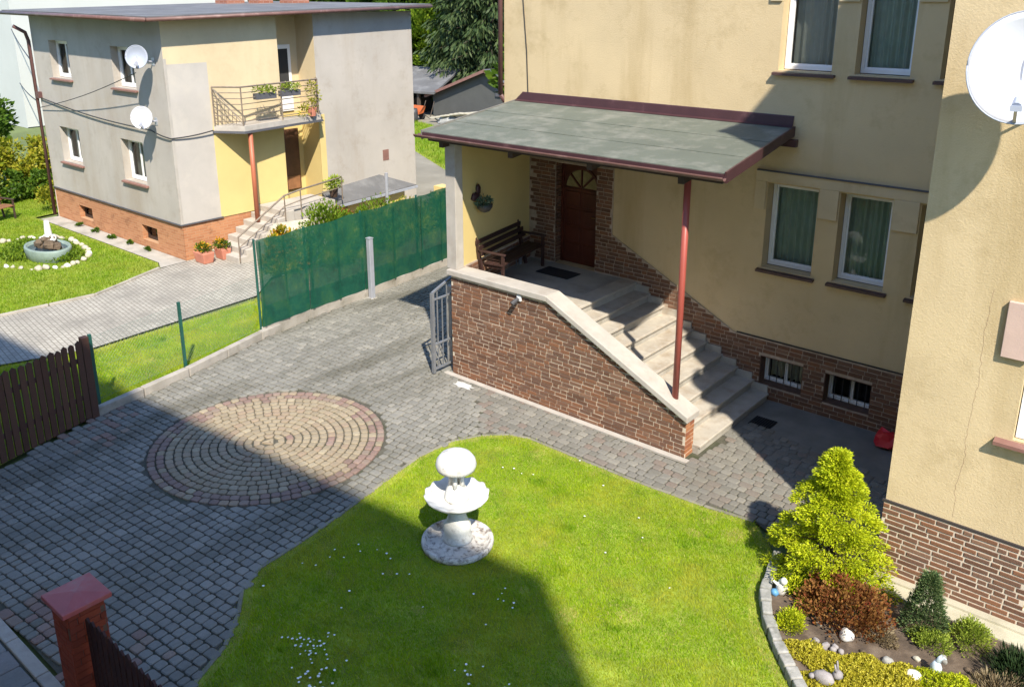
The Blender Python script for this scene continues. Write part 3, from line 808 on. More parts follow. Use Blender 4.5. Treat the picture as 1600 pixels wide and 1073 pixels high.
# mortar beds behind the bricks
TB = .020
def ptop(s):
    x = X0+s
    if x < -9.21: return 3.78
    if x < -6.5: return 2.47+(x+9.21)/(2.71)*(1.13-2.47)
    return 1.13
holes_b = [(a-X0, b-X0, .28, .82) for a, b in CEL]+[(-10.62-X0, -9.60-X0, 1.63, 3.74)]
mor = MB()
def mortar_front(x0, x1, f0, f1, z0=-.05):
    mor.add([(x0, MY-TB, z0), (x1, MY-TB, z0), (x1, MY-TB, f1), (x0, MY-TB, f0), (x0, MY-.001, z0), (x1, MY-.001, z0), (x1, MY-.001, f1), (x0, MY-.001, f0)], [(0, 1, 2, 3), (3, 2, 6, 7), (1, 5, 6, 2), (0, 3, 7, 4)])
mortar_front(-11.32, -10.62, 3.78, 3.78); mortar_front(-9.60, -9.21, 3.78, 3.78); mortar_front(-10.62, -9.60, 3.78, 3.78, 3.742)
mortar_front(-10.62, -9.60, 1.628, 1.628)
mortar_front(-9.21, -6.5, 2.47, 1.13); mortar_front(-6.5, -5.96, 1.13, 1.13); mortar_front(-5.17, -4.79, 1.13, 1.13); mortar_front(-4.0, BX-.03, 1.13, 1.13)
for a, b in CEL: mortar_front(a, b, 1.13, 1.13, .82); mortar_front(a, b, .28, .28)
mor.build('mortar', 'mortar_dark', house)
bricks = brick_field((X0, MY-TB, 0), ux, nf, BX-.05-X0, .02, 49, .078, (.225, .225, .225, .11, .20), ptop, holes_b, lambda s: (1.63 if X0+s < -8.6 else (1.63-(X0+s+8.6)*.565 if X0+s < -5.75 else 0)), seed=3)
bricks = [b for b in bricks if b[0].x > -11.30]
# reveals of the door recess
rv = MB().box(-10.648, -10.62, MY-.001, MY+.26, 1.63, 3.74); rv.build('mortar', 'mortar_dark', house)
bricks += brick_field((-10.62, MY+.005, 0), uy, (1, 0, 0), .25, 1.64, 27, .078, (.24, .12), seed=5, T=.008)
# porch wall core and coping
def ptw(s):
    x = PX0+s
    return 2.0 if x < -8.62 else 2.0+(x+8.62)/(2.76)*(.66-2.0)
core = MB()
poly = [(PX0, 0), (PX1, 0), (PX1, .66), (-8.62, 2.0), (PX0, 2.0)]
n = len(poly)
core.add([(x, PY, z-.02 if z == 0 else z) for x, z in poly]+[(x, PY+.25, z-.02 if z == 0 else z) for x, z in poly], [tuple(range(n)), tuple(range(2*n-1, n-1, -1))]+[(i, n+i, n+(i+1) % n, (i+1) % n) for i in range(n)])
core.build('porch_wall', 'mortar', house)
bricks += brick_field((PX0, PY, 0), ux, nf, PX1-PX0, .015, 27, .0745, (.215, .225, .225, .19, .11), ptw, seed=8)
be = brick_field((PX1, PY, 0), uy, (1, 0, 0), .25, .015, 9, .0745, (.24, .12, .17), seed=9)
for i, (xx, zz, x2, z2) in enumerate(((PX0-.06, 2.0, -8.60, 2.0), (-8.60, 2.0, PX1+.05, .645))):
    a = MB(); y0, y1 = PY-.07, PY+.32; h = .105
    cut = .03 if i == 0 else 0
    vs = [(xx, y0, zz), (x2, y0, z2), (x2, y1, z2), (xx, y1, zz), (xx, y0, zz+h), (x2-(.0 if i else .0), y0, z2+h), (x2, y1, z2+h), (xx, y1, zz+h)]
    a.add(vs, [(3, 2, 1, 0), (4, 5, 6, 7), (0, 1, 5, 4), (1, 2, 6, 5), (2, 3, 7, 6), (3, 0, 4, 7)])
    bevel(a.build('coping', 'concrete_light', house), .012)
# bricks of the wing's plinth
mor = MB().box(BX-.012, BR, BY-.022, BY-.001, -.05, 1.045); 
mor = MB()
for x0, x1, z0, z1 in ((BX-.012, -.98, -.05, 1.045), (-.98, -.2, -.05, .30), (-.98, -.2, .80, 1.045), (-.2, BR, -.05, 1.045)): mor.box(x0, x1, BY-.022, BY-.001, z0, z1)
mor.build('mortar', 'mortar', house)
bricks += brick_field((BX-.012, BY-.022, 0), ux, nf, BR-BX, .08, 14, .069, (.26, .20, .34, .15, .09, .22, .12), holes=[(-.98-BX+.012, -.2-BX+.012, .30, .80)], T=.008, joint=.022, seed=12)
MB().box(BX-.013, BX-.001, BY-.0, BY+3.77, -.05, 1.045).build('mortar', 'mortar_dark', house)
place_bricks(bricks, house, house, 'brick', 280)
place_bricks(be, house, house, 'brick_orange', 20)
# porch floor, side wall and pillar
MB().box(-11.28, -8.62, PY+.26, MY-.025, -.02, 1.63).build('porch_floor', 'concrete', house)
sw = MB(); A = Vector((-10.80, 11.30, 0)); B = Vector((-11.30, 13.93, 0)); d = (B-A).normalized(); nrm = Vector((d.y, -d.x, 0))
def slab(mb, a, b, th, z0, z1):
    dd = (b-a).normalized(); nn = Vector((-dd.y, dd.x, 0))*th
    vs = [(p.x, p.y, z) for z in (z0, z1) for p in (a, b, b+nn, a+nn)]
    mb.add(vs, [(3, 2, 1, 0), (4, 5, 6, 7), (0, 1, 5, 4), (1, 2, 6, 5), (2, 3, 7, 6), (3, 0, 4, 7)])
slab(sw, A, B, .22, 0, 4.5); sw.build('side_wall', 'stucco_lemon', house)
wv = MB(); slab(wv, A+nrm*.03, B+nrm*.03, .028, 1.63, 2.12); wv.build('mortar', 'mortar_dark', house)
sb = brick_field((A+nrm*.031), d, nrm, (B-A).length, 1.64, 6, .077, (.24, .24, .12), seed=15, T=.006)
place_bricks(sb, house, house, 'brick', 0, stuff_name='wainscot_bricks')
pl = MB().box(-11.0, -10.76, PY+.02, PY+.22, 2.105, 4.55).build('pillar', 'concrete_light', house); bevel(pl, .008)
st = MB()
for i in range(10):
    z1 = 1.63-.163*i; xa = -8.62+.318*(i-1) if i else -8.75; xb = -8.62+.318*i
    if i == 0: continue
    yA = PY+.255; yB = MY-.03+(.02 if i < 9 else -.02)
    b = MB(); b.box(xa-.02, xb, yA, yB, max(-.02, z1-.32), z1-.05); b.build('riser', 'concrete', house)
    b = MB(); b.box(xa-.03, xb+.035, yA+.002, yB-.003-(.35 if i == 9 else 0)*0, z1-.05, z1); bevel(b.build('step', 'concrete_step', house), .014, 3)
b = MB(); b.box(-8.95, -8.585, PY+.256, MY-.028, 1.585, 1.636); bevel(b.build('step', 'concrete_step', house), .012)
# skirting of the stair wall
for i in range(1, 10):
    z1 = 1.63-.163*i; x = -8.62+.318*(i-1)
    MB().box(x, x+.316, MY-.065, MY-.033, z1+.001, z1+.13).build('stair_skirting', 'concrete_step', house)
# door
D = MB(); DY = MY+.20
D.box(-10.60, -9.62, DY, DY+.05, 1.635, 3.73)
door = D.build('door', 'wood_door', house)
t = MB()
for a, b in ((-10.60, -10.545), (-9.675, -9.62)): t.box(a, b, DY-.04, DY-.001, 1.64, 3.73)
t.box(-10.545, -9.675, DY-.04, DY-.001, 3.675, 3.73); t.build('door_frame', 'wood_door', door)
for r_ in range(4):
    z0 = 1.72+r_*.365
    for c_ in range(2):
        x0 = -10.52+c_*.42
        bevel(MB().box(x0+.04, x0+.38, DY-.022, DY-.001, z0+.03, z0+.335).build('door_panel', 'wood_door', door), .018, 2)
# fan light
fx, fz, fr_ = -10.11, 3.22, .40
f = MB(); n = 24
for r0, r1 in ((fr_, fr_+.045),):
    for i in range(n):
        t0, t1 = math.pi*i/n, math.pi*(i+1)/n
        f.add([(fx+r*math.cos(t), yy, fz+r*math.sin(t)) for yy in (DY-.025, DY-.001) for r, t in ((r0, t0), (r1, t0), (r1, t1), (r0, t1))], [(0, 1, 2, 3), (0, 4, 5, 1), (2, 6, 7, 3), (1, 5, 6, 2), (3, 7, 4, 0)])
for k_ in range(1, 4):
    t0 = math.pi*k_/4; f.bar((fx, DY-.013, fz), (fx+fr_*math.cos(t0), DY-.013, fz+fr_*math.sin(t0)), .024, .035, (0, 1, 0))
f.box(fx-fr_-.045, fx+fr_+.045, DY-.025, DY-.001, fz-.04, fz); f.build('fanlight_bars', 'wood_door', door)
for k_ in range(4):
    t0, t1 = math.pi*(k_+.1)/4, math.pi*(k_+.9)/4; pts = [(fx+.05*math.cos((t0+t1)/2), DY-.006, fz+.05*math.sin((t0+t1)/2)+.01)]
    for i in range(7): t = t0+(t1-t0)*i/6; pts.append((fx+fr_*.97*math.cos(t), DY-.006, fz+fr_*.97*math.sin(t)))
    MB().add(pts, [tuple(range(len(pts)))]).build('pane', 'fan_glass', door)
h = MB(); h.tube([(-9.74, DY-.001, 2.68), (-9.74, DY-.06, 2.68), (-9.83, DY-.06, 2.68)], .011, 8); h.box(-9.76, -9.72, DY-.008, DY-.001, 2.58, 2.78); h.build('door_handle', 'brass', door)
# canopy
FL, FR_, BL, BRr = (-11.24, 10.85), (-5.37, 10.85), (-11.66, MY-.002), (-5.75, MY-.002)
def canopy(z_f, z_b, th, inset=0):
    a = MB(); q = [(FL[0]+inset, FL[1]+inset, z_f), (FR_[0]-inset, FR_[1]+inset, z_f), (BRr[0]-inset, BRr[1], z_b), (BL[0]+inset, BL[1], z_b)]
    a.add([(x, y, z-th) for x, y, z in q]+q, [(3, 2, 1, 0), (4, 5, 6, 7), (0, 1, 5, 4), (1, 2, 6, 5), (2, 3, 7, 6), (3, 0, 4, 7)])
    return a
canopy(4.62, 4.86, .13, .06).build('canopy', 'wood_dark', house)
cut = [0, .30, .63, 1]
for i in range(3):                              # lapped strips of roofing felt
    a, b = cut[i], cut[i+1]+(.02 if i < 2 else 0)
    L0 = Vector((*FL, 4.655)); L1 = Vector((*BL, 4.89)); R0 = Vector((*FR_, 4.655)); R1 = Vector((*BRr, 4.89)); up = Vector((0, 0, .007*(2-i)))
    q = [L0.lerp(L1, a)-up+Vector((0, 0, .014)), R0.lerp(R1, a)-up+Vector((0, 0, .014)), R0.lerp(R1, b)-up+Vector((0, 0, .014)), L0.lerp(L1, b)-up+Vector((0, 0, .014))]
    m_ = MB(); vs = []; fs = []; nx = 40
    for kx in range(nx+1):
        for e in (0, 1):
            p = q[0].lerp(q[1], kx/nx) if e == 0 else q[3].lerp(q[2], kx/nx); vs.append(p+Vector((0, 0, random.uniform(0, .005)*(1 if e == 0 else .3)-.002)))
    for kx in range(nx): fs.append((2*kx, 2*kx+2, 2*kx+3, 2*kx+1))
    low = len(vs); vs += [(v_[0], v_[1], v_[2]-.03) for v_ in vs[:]]
    for kx in range(nx): fs.append((2*kx+low, 2*kx+2+low, 2*kx+2, 2*kx))
    m_.add(vs, fs); m_.build('roofing_felt', 'felt_green', house)
g_ = MB(); gy = 10.78                           # half-round gutter
vs = []; fs = []; prof = []
for i in range(9):
    t = math.pi+math.pi*i/8; prof.append((gy+.062*math.cos(t), 4.615+.062*math.sin(t)))
for i in range(8, -1, -1):
    t = math.pi+math.pi*i/8; prof.append((gy+.056*math.cos(t), 4.617+.056*math.sin(t)))
for x, dz in ((-11.36, 0), (-8.3, -.006), (-5.34, 0)): vs += [(x, y, z+dz) for y, z in prof]
m_ = len(prof)
for s in range(2):
    for i in range(m_): fs.append((s*m_+i, s*m_+(i+1) % m_, (s+1)*m_+(i+1) % m_, (s+1)*m_+i))
g_.add(vs, fs).build('gutter', 'gutter_brown', house, True)
MB().bar((FL[0]-.0, 10.85-.015, 4.60), (FR_[0]+.0, 10.85-.015, 4.60), .022, .09).build('fascia', 'sheet_maroon', house)
MB().bar((FR_[0]+.02, 10.83, 4.60), (BRr[0]+.02, MY-.003, 4.84), .03, .16).build('fascia', 'sheet_maroon', house)
MB().bar((FL[0]-.02, 10.83, 4.60), (BL[0]-.02, MY-.003, 4.84), .03, .16).build('fascia', 'concrete_dark', house)
fl = MB(); fl.add([(BL[0], MY-.09, 4.905), (BRr[0], MY-.09, 4.905), (BRr[0], MY-.03, 4.93), (BL[0], MY-.03, 4.93), (BL[0]+.15, MY-.012, 5.07), (BRr[0], MY-.012, 5.07), (BL[0]+.15, MY-.002, 5.085), (BRr[0], MY-.002, 5.085)], [(0, 1, 2, 3), (3, 2, 5, 4), (4, 5, 7, 6)])
fl.build('flashing', 'sheet_maroon', house)
for k_ in range(4):
    x = -10.9+k_*1.6; MB().bar((x, 10.95, 4.44), (x-.4, MY-.01, 4.62), .09, .10).build('rafter', 'wood_dark', house)
MB().bar((-5.62, MY-.12, 4.66), (-11.2, MY-.12, 4.66), .10, .12).build('purlin', 'sheet_maroon', house)
p = MB(); p.tube([(-6.16, 11.27, .80), (-6.16, 11.27, 4.50)], .052, 14); p.build('canopy_post', 'post_red', house, True)
p = MB(); p.tube([(X0-.06, MY-.05, 5.0), (X0-.06, MY-.05, 10)], .05, 10); p.tube([(X0-.06, MY-.05, 5.0), (X0-.06, MY+.1, 4.8), (X0-.06, MY+.1, .1)], .05, 10); p.build('downpipe', 'pipe_brown', house, True)
cb = MB(); cb.tube([(-11.62, MY-.012, 10), (-11.60, MY-.012, 8), (-11.48, MY-.012, 6.7), (-11.40, MY-.012, 5.9), (-11.36, MY-.012, 5.09)], .010, 6); cb.build('cable', 'cable', house)

# ================================================================== the block of flats behind the photographer (its roof line shades the foreground)
fa = thing('apartment_block', 'tall salmon apartment block behind the viewpoint shading the front garden', 'building', (-5, -6, 0))
ang = math.atan2(.079, 1); U = Vector((math.cos(ang), math.sin(ang), 0)); Nn = Vector((-math.sin(ang), math.cos(ang), 0))
O_ = Vector((4.62, -.22, 0)) - U*38; HT = 13.6
hol = []
for fl_ in range(4):
    for i in range(12): hol.append((2.0+i*3.0, 3.4+i*3.0, 1.2+fl_*3.0, 2.7+fl_*3.0))
mb = MB(); face_wall(mb, O_, U, Nn, 38, -.05, HT, hol, .15)
e1, e2 = O_+U*38, O_+U*38-Nn*11; e3 = O_-Nn*11
for a, b in ((e1, e2), (e2, e3), (e3, O_)): mb.add([(a.x, a.y, -.05), (b.x, b.y, -.05), (b.x, b.y, HT), (a.x, a.y, HT)], [(0, 1, 2, 3)])
mb.build('wall', 'stucco_salmon', fa)
r_ = MB().prism([(p.x, p.y) for p in (O_, e1, e2, e3)], HT, HT+.02); r_.build('roof', 'felt_grey', fa)
for h_ in hol:
    p = O_+U*h_[0]; window(fa, (p.x, p.y, 0), U, Nn, h_[1]-h_[0], h_[2], h_[3], .12, sash=2, curtain='curtain_pale', folds=5)

# ================================================================== the neighbour house on the left
LX0, LX1, LY0, LY1 = -29.4, -21.6, 11.73, 20.45
EA = 6.16
lh = thing('neighbour_house', 'grey and cream two storey house with orange brick plinth and balcony', 'house', (-25.5, 16, 0))
LW = [(-28.25, -27.0, 4.56, 5.66), (-24.38, -23.16, 4.52, 5.62), (-28.35, -27.05, 1.98, 3.06), (-24.45, -23.2, 1.90, 3.08)]
LC = [(-27.83, -26.95, .22, .63), (-23.88, -23.02, .22, .66)]
hl = [(a-LX0, b-LX0, c, d_) for a, b, c, d_ in LW]
mb = MB(); face_wall(mb, (LX0, LY0, 0), ux, nf, LX1-LX0, 1.0, EA+.18, hl, .30)
mb.add([(LX0, LY0, 0), (LX0, LY1, 0), (LX0, LY1, EA), (LX0, LY0, EA)], [(3, 2, 1, 0)]); mb.add([(LX0, LY1, 0), (LX1, LY1, 0), (LX1, LY1, EA), (LX0, LY1, EA)], [(0, 1, 2, 3)])
mb.build('wall', 'stucco_grey', lh)
mb = MB(); face_wall(mb, (LX0, LY0+.025, 0), ux, nf, LX1-LX0, -.05, 1.0, [(a-LX0, b-LX0, c, d_) for a, b, c, d_ in LC], .25)
face_wall(mb, (LX1-.025, LY0+.025, 0), uy, (1, 0, 0), 15.2-LY0, -.05, 1.0, [], .1)
mb.build('plinth', 'brick_far', lh)
MB().box(LX0-.02, LX1+.03, LY0-.03, LY0+.0, .985, 1.02).build('plinth_dark_line', 'felt_dark', lh)
MB().box(LX1-.001, LX1+.03, LY0, 13.0, .985, 1.02).build('plinth_dark_line', 'felt_dark', lh)
# side wall with a two storey recess (Y 15.2 to 16.5) and its cream and yellow areas
RY0, RY1, RD = 15.22, 16.50, .85
def quad_x(mb, x, y0, y1, z0, z1): mb.add([(x, y0, z0), (x, y1, z0), (x, y1, z1), (x, y0, z1)], [(0, 1, 2, 3)])
mb = MB(); quad_x(mb, LX1, RY1, LY1, -.05, EA+.3); mb.build('wall', 'stucco_grey', lh)
mb = MB(); quad_x(mb, LX1, LY0, 12.95, 1.0, 5.25); mb.build('wall', 'stucco_patch', lh)
mb = MB(); quad_x(mb, LX1, LY0, 12.95, 5.25, EA+.2); quad_x(mb, LX1, 12.95, RY0, 3.56, EA+.25)
quad_x(mb, LX1-RD, RY0, RY1, 3.56, EA+.3)
mb.add([(LX1, RY0, 3.56), (LX1-RD, RY0, 3.56), (LX1-RD, RY0, EA+.3), (LX1, RY0, EA+.3)], [(3, 2, 1, 0)]); mb.add([(LX1, RY1, 3.56), (LX1-RD, RY1, 3.56), (LX1-RD, RY1, EA+.3), (LX1, RY1, EA+.3)], [(0, 1, 2, 3)])
mb.build('wall', 'stucco_cream', lh)
mb = MB(); quad_x(mb, LX1, 12.95, RY0, 1.0, 3.56); quad_x(mb, LX1-RD, RY0, RY1, .9, 3.56)
mb.add([(LX1, RY0, .9), (LX1-RD, RY0, .9), (LX1-RD, RY0, 3.56), (LX1, RY0, 3.56)], [(3, 2, 1, 0)]); mb.add([(LX1, RY1, .9), (LX1-RD, RY1, .9), (LX1-RD, RY1, 3.56), (LX1, RY1, 3.56)], [(0, 1, 2, 3)])
mb.build('wall', 'stucco_lemon', lh)
st_ = MB().box(LX1-.005, LX1+.012, RY1, RY1+.22, 1.1, 3.5); st_.build('wall_strip', 'stucco_lemon', lh)
co = MB().box(LX1-.07, LX1+.008, LY0-.008, LY0+.07, 1.02, 5.4).build('corner_render', 'concrete_light', lh)
MB().add([(LX0+.1, LY0+.9, 0), (LX1-.9, LY0+.9, 0), (LX1-.9, LY0+.9, 6), (LX0+.1, LY0+.9, 6)], [(0, 1, 2, 3)]).build('room', 'interior', lh)
for a, b, c, d_ in LW: window(lh, (a, LY0, 0), ux, nf, b-a, c, d_, .27, sash=2, fw=.08, curtain='curtain_pale', folds=5, sill='sill_red', sill_over=.08)
for a, b, c, d_ in LC: window(lh, (a, LY0+.025, 0), ux, nf, b-a, c, d_, .22, sash=1, fw=.05, curtain=None, frame_mat='wood_dark')
# roof: low slope felt with boarded soffit and gutter
RO = .53
rf = MB(); q = [(LX0-.55, LY0-RO, EA+.36), (LX1+.42, LY0-RO, EA+.30), (LX1+.42, LY1+.5, EA+.52), (LX0-.55, LY1+.5, EA+.56)]
rf.add([(x, y, z-.10) for x, y, z in q]+q, [(3, 2, 1, 0), (4, 5, 6, 7), (0, 1, 5, 4), (1, 2, 6, 5), (2, 3, 7, 6), (3, 0, 4, 7)])
roof_l = rf.build('roof', 'felt_grey', lh)
MB().tube([(LX0-.55, LY0-RO-.05, EA+.28), (LX1+.44, LY0-RO-.05, EA+.22)], .055, 8).build('gutter', 'gutter_brown', roof_l, True)
MB().tube([(LX1+.47, LY0-RO-.05, EA+.22), (LX1+.47, LY1+.5, EA+.44)], .05, 8).build('gutter', 'gutter_brown', roof_l, True)
for x, y, s in ((-28.6, 18.3, .36), (-27.6, 18.9, .30), (-26.6, 19.6, .36)):
    c_ = MB().box(x-s, x+s, y-s, y+s, EA+.4, 7.6).build('chimney', 'chimney_brick', roof_l)
p = MB(); p.tube([(LX0-.1, LY0-.45, 6.05), (LX0-.06, LY0-.14, 5.85), (LX0-.06, LY0-.08, 5.6), (LX0-.06, LY0-.08, .08)], .055, 10); p.build('downpipe', 'pipe_brown', lh, True)
MB().box(LX0-.04, LX0+.16, LY0-.12, LY0-.001, 3.85, 4.05).build('meter_box', 'pipe_brown', lh)
# balcony door, entrance door
D = MB().box(LX1-RD+.002, LX1-RD+.05, 15.42, 16.22, 3.60, 5.55).build('balcony_door', 'pvc_white', lh)
MB().add([(LX1-RD+.053, 15.52, 4.1), (LX1-RD+.053, 16.12, 4.1), (LX1-RD+.053, 16.12, 5.43), (LX1-RD+.053, 15.52, 5.43)], [(0, 1, 2, 3)]).build('pane', 'interior', D)
D = MB().box(LX1-RD+.002, LX1-RD+.06, 15.36, 16.30, 1.18, 3.05).build('door', 'wood_door_lh', lh)
MB().box(LX1-RD+.061, LX1-RD+.075, 15.42, 16.24, 1.2, 1.6).build('door_panel', 'wood_varnish', D)
# balcony
AB = [(LX1, 12.98), (-20.86, 13.46), (-21.22, 16.30), (LX1, 16.52)]
bal = MB().prism(AB, 3.42, 3.56).build('balcony', 'concrete_light', lh)
MB().prism([(LX1+.001, 12.93), (-20.80, 13.42), (-21.16, 16.33), (LX1+.001, 16.57)], 3.36, 3.419).build('slab_edge', 'felt_dark', bal)
rl = MB(); Pn = [Vector((x, y, 0)) for x, y in AB]; Pn = [Pn[0]+Vector((.04, .02, 0)), Pn[1]-Vector((.05, 0, 0)), Pn[2]-Vector((.05, .03, 0)), Pn[3]+Vector((.03, -.06, 0))]
for p in (*Pn, Pn[1].lerp(Pn[2], .5)): rl.tube([(p.x, p.y, 3.56), (p.x, p.y, 4.60)], .022, 6)
for k_ in range(7):
    z = 3.68+k_*.153
    for a, b in zip(Pn[:-1], Pn[1:]): rl.tube([(a.x, a.y, z), (b.x, b.y, z)], .012 if k_ < 6 else .024, 5)
a, b = Pn[0], Pn[1]
rl.tube([(a.x, a.y, 4.58), (b.x, b.y, 3.60)], .014, 5)
for k_ in range(6): q_ = a.lerp(b, .1+.13*k_); rl.tube([(q_.x, q_.y, 3.6), (q_.x+.02, q_.y+.02, 4.45-.85*(.1+.13*k_)-.0)], .010, 5)
rl.build('balcony_rail', 'rail_brown', bal)
MB().tube([(-20.93, 13.66, .85), (-20.93, 13.66, 3.36)], .065, 10).build('balcony_post', 'post_orange', lh, True)
# outside stairs
for i in range(7):
    z = .165*(i+1); y = 12.52+.27*i
    bevel(MB().box(LX1+.03, -20.25, y, y+.29 if i < 6 else y+.29, -.02, z).build('step', 'concrete_light', lh), .015)
MB().box(LX1+.03, -20.4, 14.43, 16.0, -.02, 1.15).build('landing', 'concrete_light', lh)
hr = MB(); hp = [(-20.22, 12.55, .75), (-20.22, 14.1, 1.62), (-20.15, 14.6, 1.72), (-20.55, 16.4, 1.75)]
hr.tube(hp, .025, 6); hr.tube([(x, y, z-.3) for x, y, z in hp], .016, 6)
for x, y, z in hp: hr.tube([(x, y, z), (x, y, z-.7)], .02, 6)
hr.build('handrail', 'rail_brown', lh)
MB().rock((-20.0, 14.2, .3), .35, .9, .65, 3).build('stair_stone', 'stone_pale', lh)
# lean-to roof over the cellar entrance
lt = MB(); q = [(LX1+.002, 16.45, 1.14), (LX1+.002, 18.80, 1.32), (-20.85, 19.75, .93), (-20.66, 16.02, .90)]
lt.add(q+[(x, y, z-.09) for x, y, z in q], [(0, 1, 2, 3), (7, 6, 5, 4), (0, 4, 5, 1), (1, 5, 6, 2), (2, 6, 7, 3), (3, 7, 4, 0)]); lt.build('cellar_roof', 'felt_grey', lh)
MB().bar((-20.62, 16.02, .84), (-20.80, 19.75, .88), .05, .07).build('gutter', 'galvanised', lh)
MB().box(LX1, -20.95, 16.9, 19.3, -.02, .78).build('cellar_wall', 'stucco_lemon', lh)
MB().box(LX1-.001, LX1+.012, 19.0, 19.25, 1.75, 2.1).build('vent_plate', 'sill_red', lh)
MB().box(-20.9, -20.0, 20.6, 21.0, -.02, .75).build('low_wall', 'stucco_lemon', lh)
# cables strung on the wall
def cable(pts, label, rad=.012, group=None):
    m_ = MB(); fine = []
    for a, b in zip(pts[:-1], pts[1:]):
        a, b = Vector(a), Vector(b)
        for i in range(10): fine.append(a.lerp(b, i/10)-Vector((0, 0, .10*math.sin(math.pi*i/10)*min(1, (b-a).length/4))))
    fine.append(Vector(pts[-1])); m_.tube(fine, rad, 5)
    return tag(m_.build('cable', 'cable', None), label, 'cable', group)
cable([(LX0, LY0-.05, 3.88), (-22.5, LY0-.08, 3.50), (LX1+.04, LY0-.05, 3.36), (LX1+.1, 12.9, 3.45)], 'black cable running level along the grey facade to the balcony', .018)
cable([(LX0, LY0-.06, 3.55), (-22.15, 11.25, 5.05)], 'thin black cable slanting up to the upper satellite dish', .012)

def dish(name, label, c, r, normal, wall_y, col='dish_white', group=None, depth=.16, arm=True, rimcol=None):
    c = Vector(c); n_ = Vector(normal).normalized(); a = n_.cross(Vector((0, 0, 1))).normalized(); b = a.cross(n_)
    t = thing(name, label, 'satellite dish', (c.x, wall_y, c.z-r*.4), group)
    m_ = MB(); vs = []; fs = []; nr_, ns = 8, 40
    for s_, off in ((1, 0), (-1, -.012)):
        for i in range(nr_+1):
            rr = r*i/nr_; dz = depth*((i/nr_)**2-1)
            for k_ in range(ns):
                tt = 2*math.pi*k_/ns; vs.append(c+a*rr*.90*math.cos(tt)+b*rr*math.sin(tt)+n_*(dz+off))
        ofs = 0 if s_ == 1 else (nr_+1)*ns
        for i in range(nr_):
            for k_ in range(ns):
                k2 = (k_+1) % ns; q = (ofs+i*ns+k_, ofs+i*ns+k2, ofs+(i+1)*ns+k2, ofs+(i+1)*ns+k_); fs.append(q if s_ == 1 else q[::-1])
    for k_ in range(ns):
        k2 = (k_+1) % ns; fs.append((nr_*ns+k_, nr_*ns+k2, (2*nr_+1)*ns+k2, (2*nr_+1)*ns+k_))
    m_.add(vs, fs); rf_ = m_.build('reflector', col, t, True)
    m_ = MB(); ring = [c+a*r*.90*math.cos(2*math.pi*k_/48)+b*r*math.sin(2*math.pi*k_/48)-n_*.006 for k_ in range(49)]; m_.tube(ring, .008 if r > .4 else .012, 6); m_.build('rim', rimcol or col, rf_, True)
    if arm:
        foot = c-b*r*.97; tip = c-b*r*.80+n_*r*.62
        m_ = MB(); m_.bar(foot-n_*.06, tip, .03, .04); m_.build('feed_arm', 'galvanised', t)
        m_ = MB(); m_.tube([tip-n_*.02+b*.02, tip+b*.10-n_*.10], [.045, .032], 10); m_.bar(tip+a*.05, tip-a*.05, .05, .05); m_.build('receiver', 'dish_grey' if r > .4 else 'galvanised', t)
    m_ = MB(); back = c-n_*(depth+.02); wp = Vector((back.x, wall_y, back.z-.12))
    m_.tube([back, Vector((back.x, (back.y+wall_y)/2, back.z-.10)), wp], .024, 8); m_.tube([back-b*.1, back+b*.1], .03, 8); m_.box(wp.x-.07, wp.x+.07, wall_y-.012, wall_y-.001, wp.z-.1, wp.z+.1)
    if r > .4:
        for dx in (-.22, .18): m_.tube([back+b*-.15, Vector((back.x+dx, wall_y, back.z-.42))], .013, 6)
    m_.build('bracket', 'galvanised', t)
    return t
dish('satellite_dish', 'large white satellite dish on the yellow stucco wing', (-1.76, 9.56, 6.33), .53, (.16, -.94, .22), BY, rimcol='dish_grey')
dish('satellite_dish', 'upper satellite dish with grey rim beside the window of the grey house', (-22.0, 11.24, 5.46), .29, (.78, -.55, .25), LY0, 'dish_grey', depth=.11)
dish('satellite_dish', 'lower white satellite dish below the window of the grey house', (-22.2, 11.28, 3.90), .29, (.76, -.58, .25), LY0, depth=.11)

# ================================================================== fences, gate, posts
fn = thing('screen_fence', 'green mesh privacy fence on concrete boards beside the driveway', 'fence', (-15.5, 12, 0))
FP = [Vector((-15.30, 9.86, 0)), Vector((-15.42, 11.2, 0)), Vector((-15.53, 12.9, 0)), Vector((-15.74, 14.9, 0)), Vector((-15.92, 16.6, 0)), Vector((-16.15, 18.9, 0)), Vector((-16.35, 21.0, 0))]
ZT = [2.12, 2.10, 2.13, 2.13, 2.14, 2.12, 2.12]
for i in range(len(FP)-1):
    a, b = FP[i], FP[i+1]; nx, nz = 26, 14; vs = []; fs = []
    nn = Vector(((b-a).y, -(b-a).x, 0)).normalized()
    for ix in range(nx+1):
        for iz in range(nz+1):
            s_, t_ = ix/nx, iz/nz; p = a.lerp(b, s_); top = ZT[i]+(ZT[i+1]-ZT[i])*s_+.02*math.sin(s_*9+i)
            dd = .030*math.sin(s_*math.pi*2+t_*2.1+i)*math.sin(math.pi*t_)+.008*math.sin(s_*17+t_*5)+.012*math.sin(t_*8+i+s_*4)*math.sin(s_*math.pi)
            vs.append((p.x+nn.x*(dd+.035), p.y+nn.y*(dd+.035), .22+(top-.22)*t_))
    for ix in range(nx):
        for iz in range(nz): k_ = ix*(nz+1)+iz; fs.append((k_, k_+nz+1, k_+nz+2, k_+1))
    MB().add(vs, fs).build('screen_panel', 'screen_green', fn, True)
    for t_ in (.25, 1.0, 1.75): MB().tube([(a.x, a.y, .2+t_), (b.x, b.y, .2+t_)], .004, 4).build('tension_wire', 'wire_green', fn)
    bevel(MB().bar((a.x, a.y, .08), (b.x-.004*(b-a).x, b.y-.006, .08), .055, .27).build('base_board', 'kerb', fn), .01)
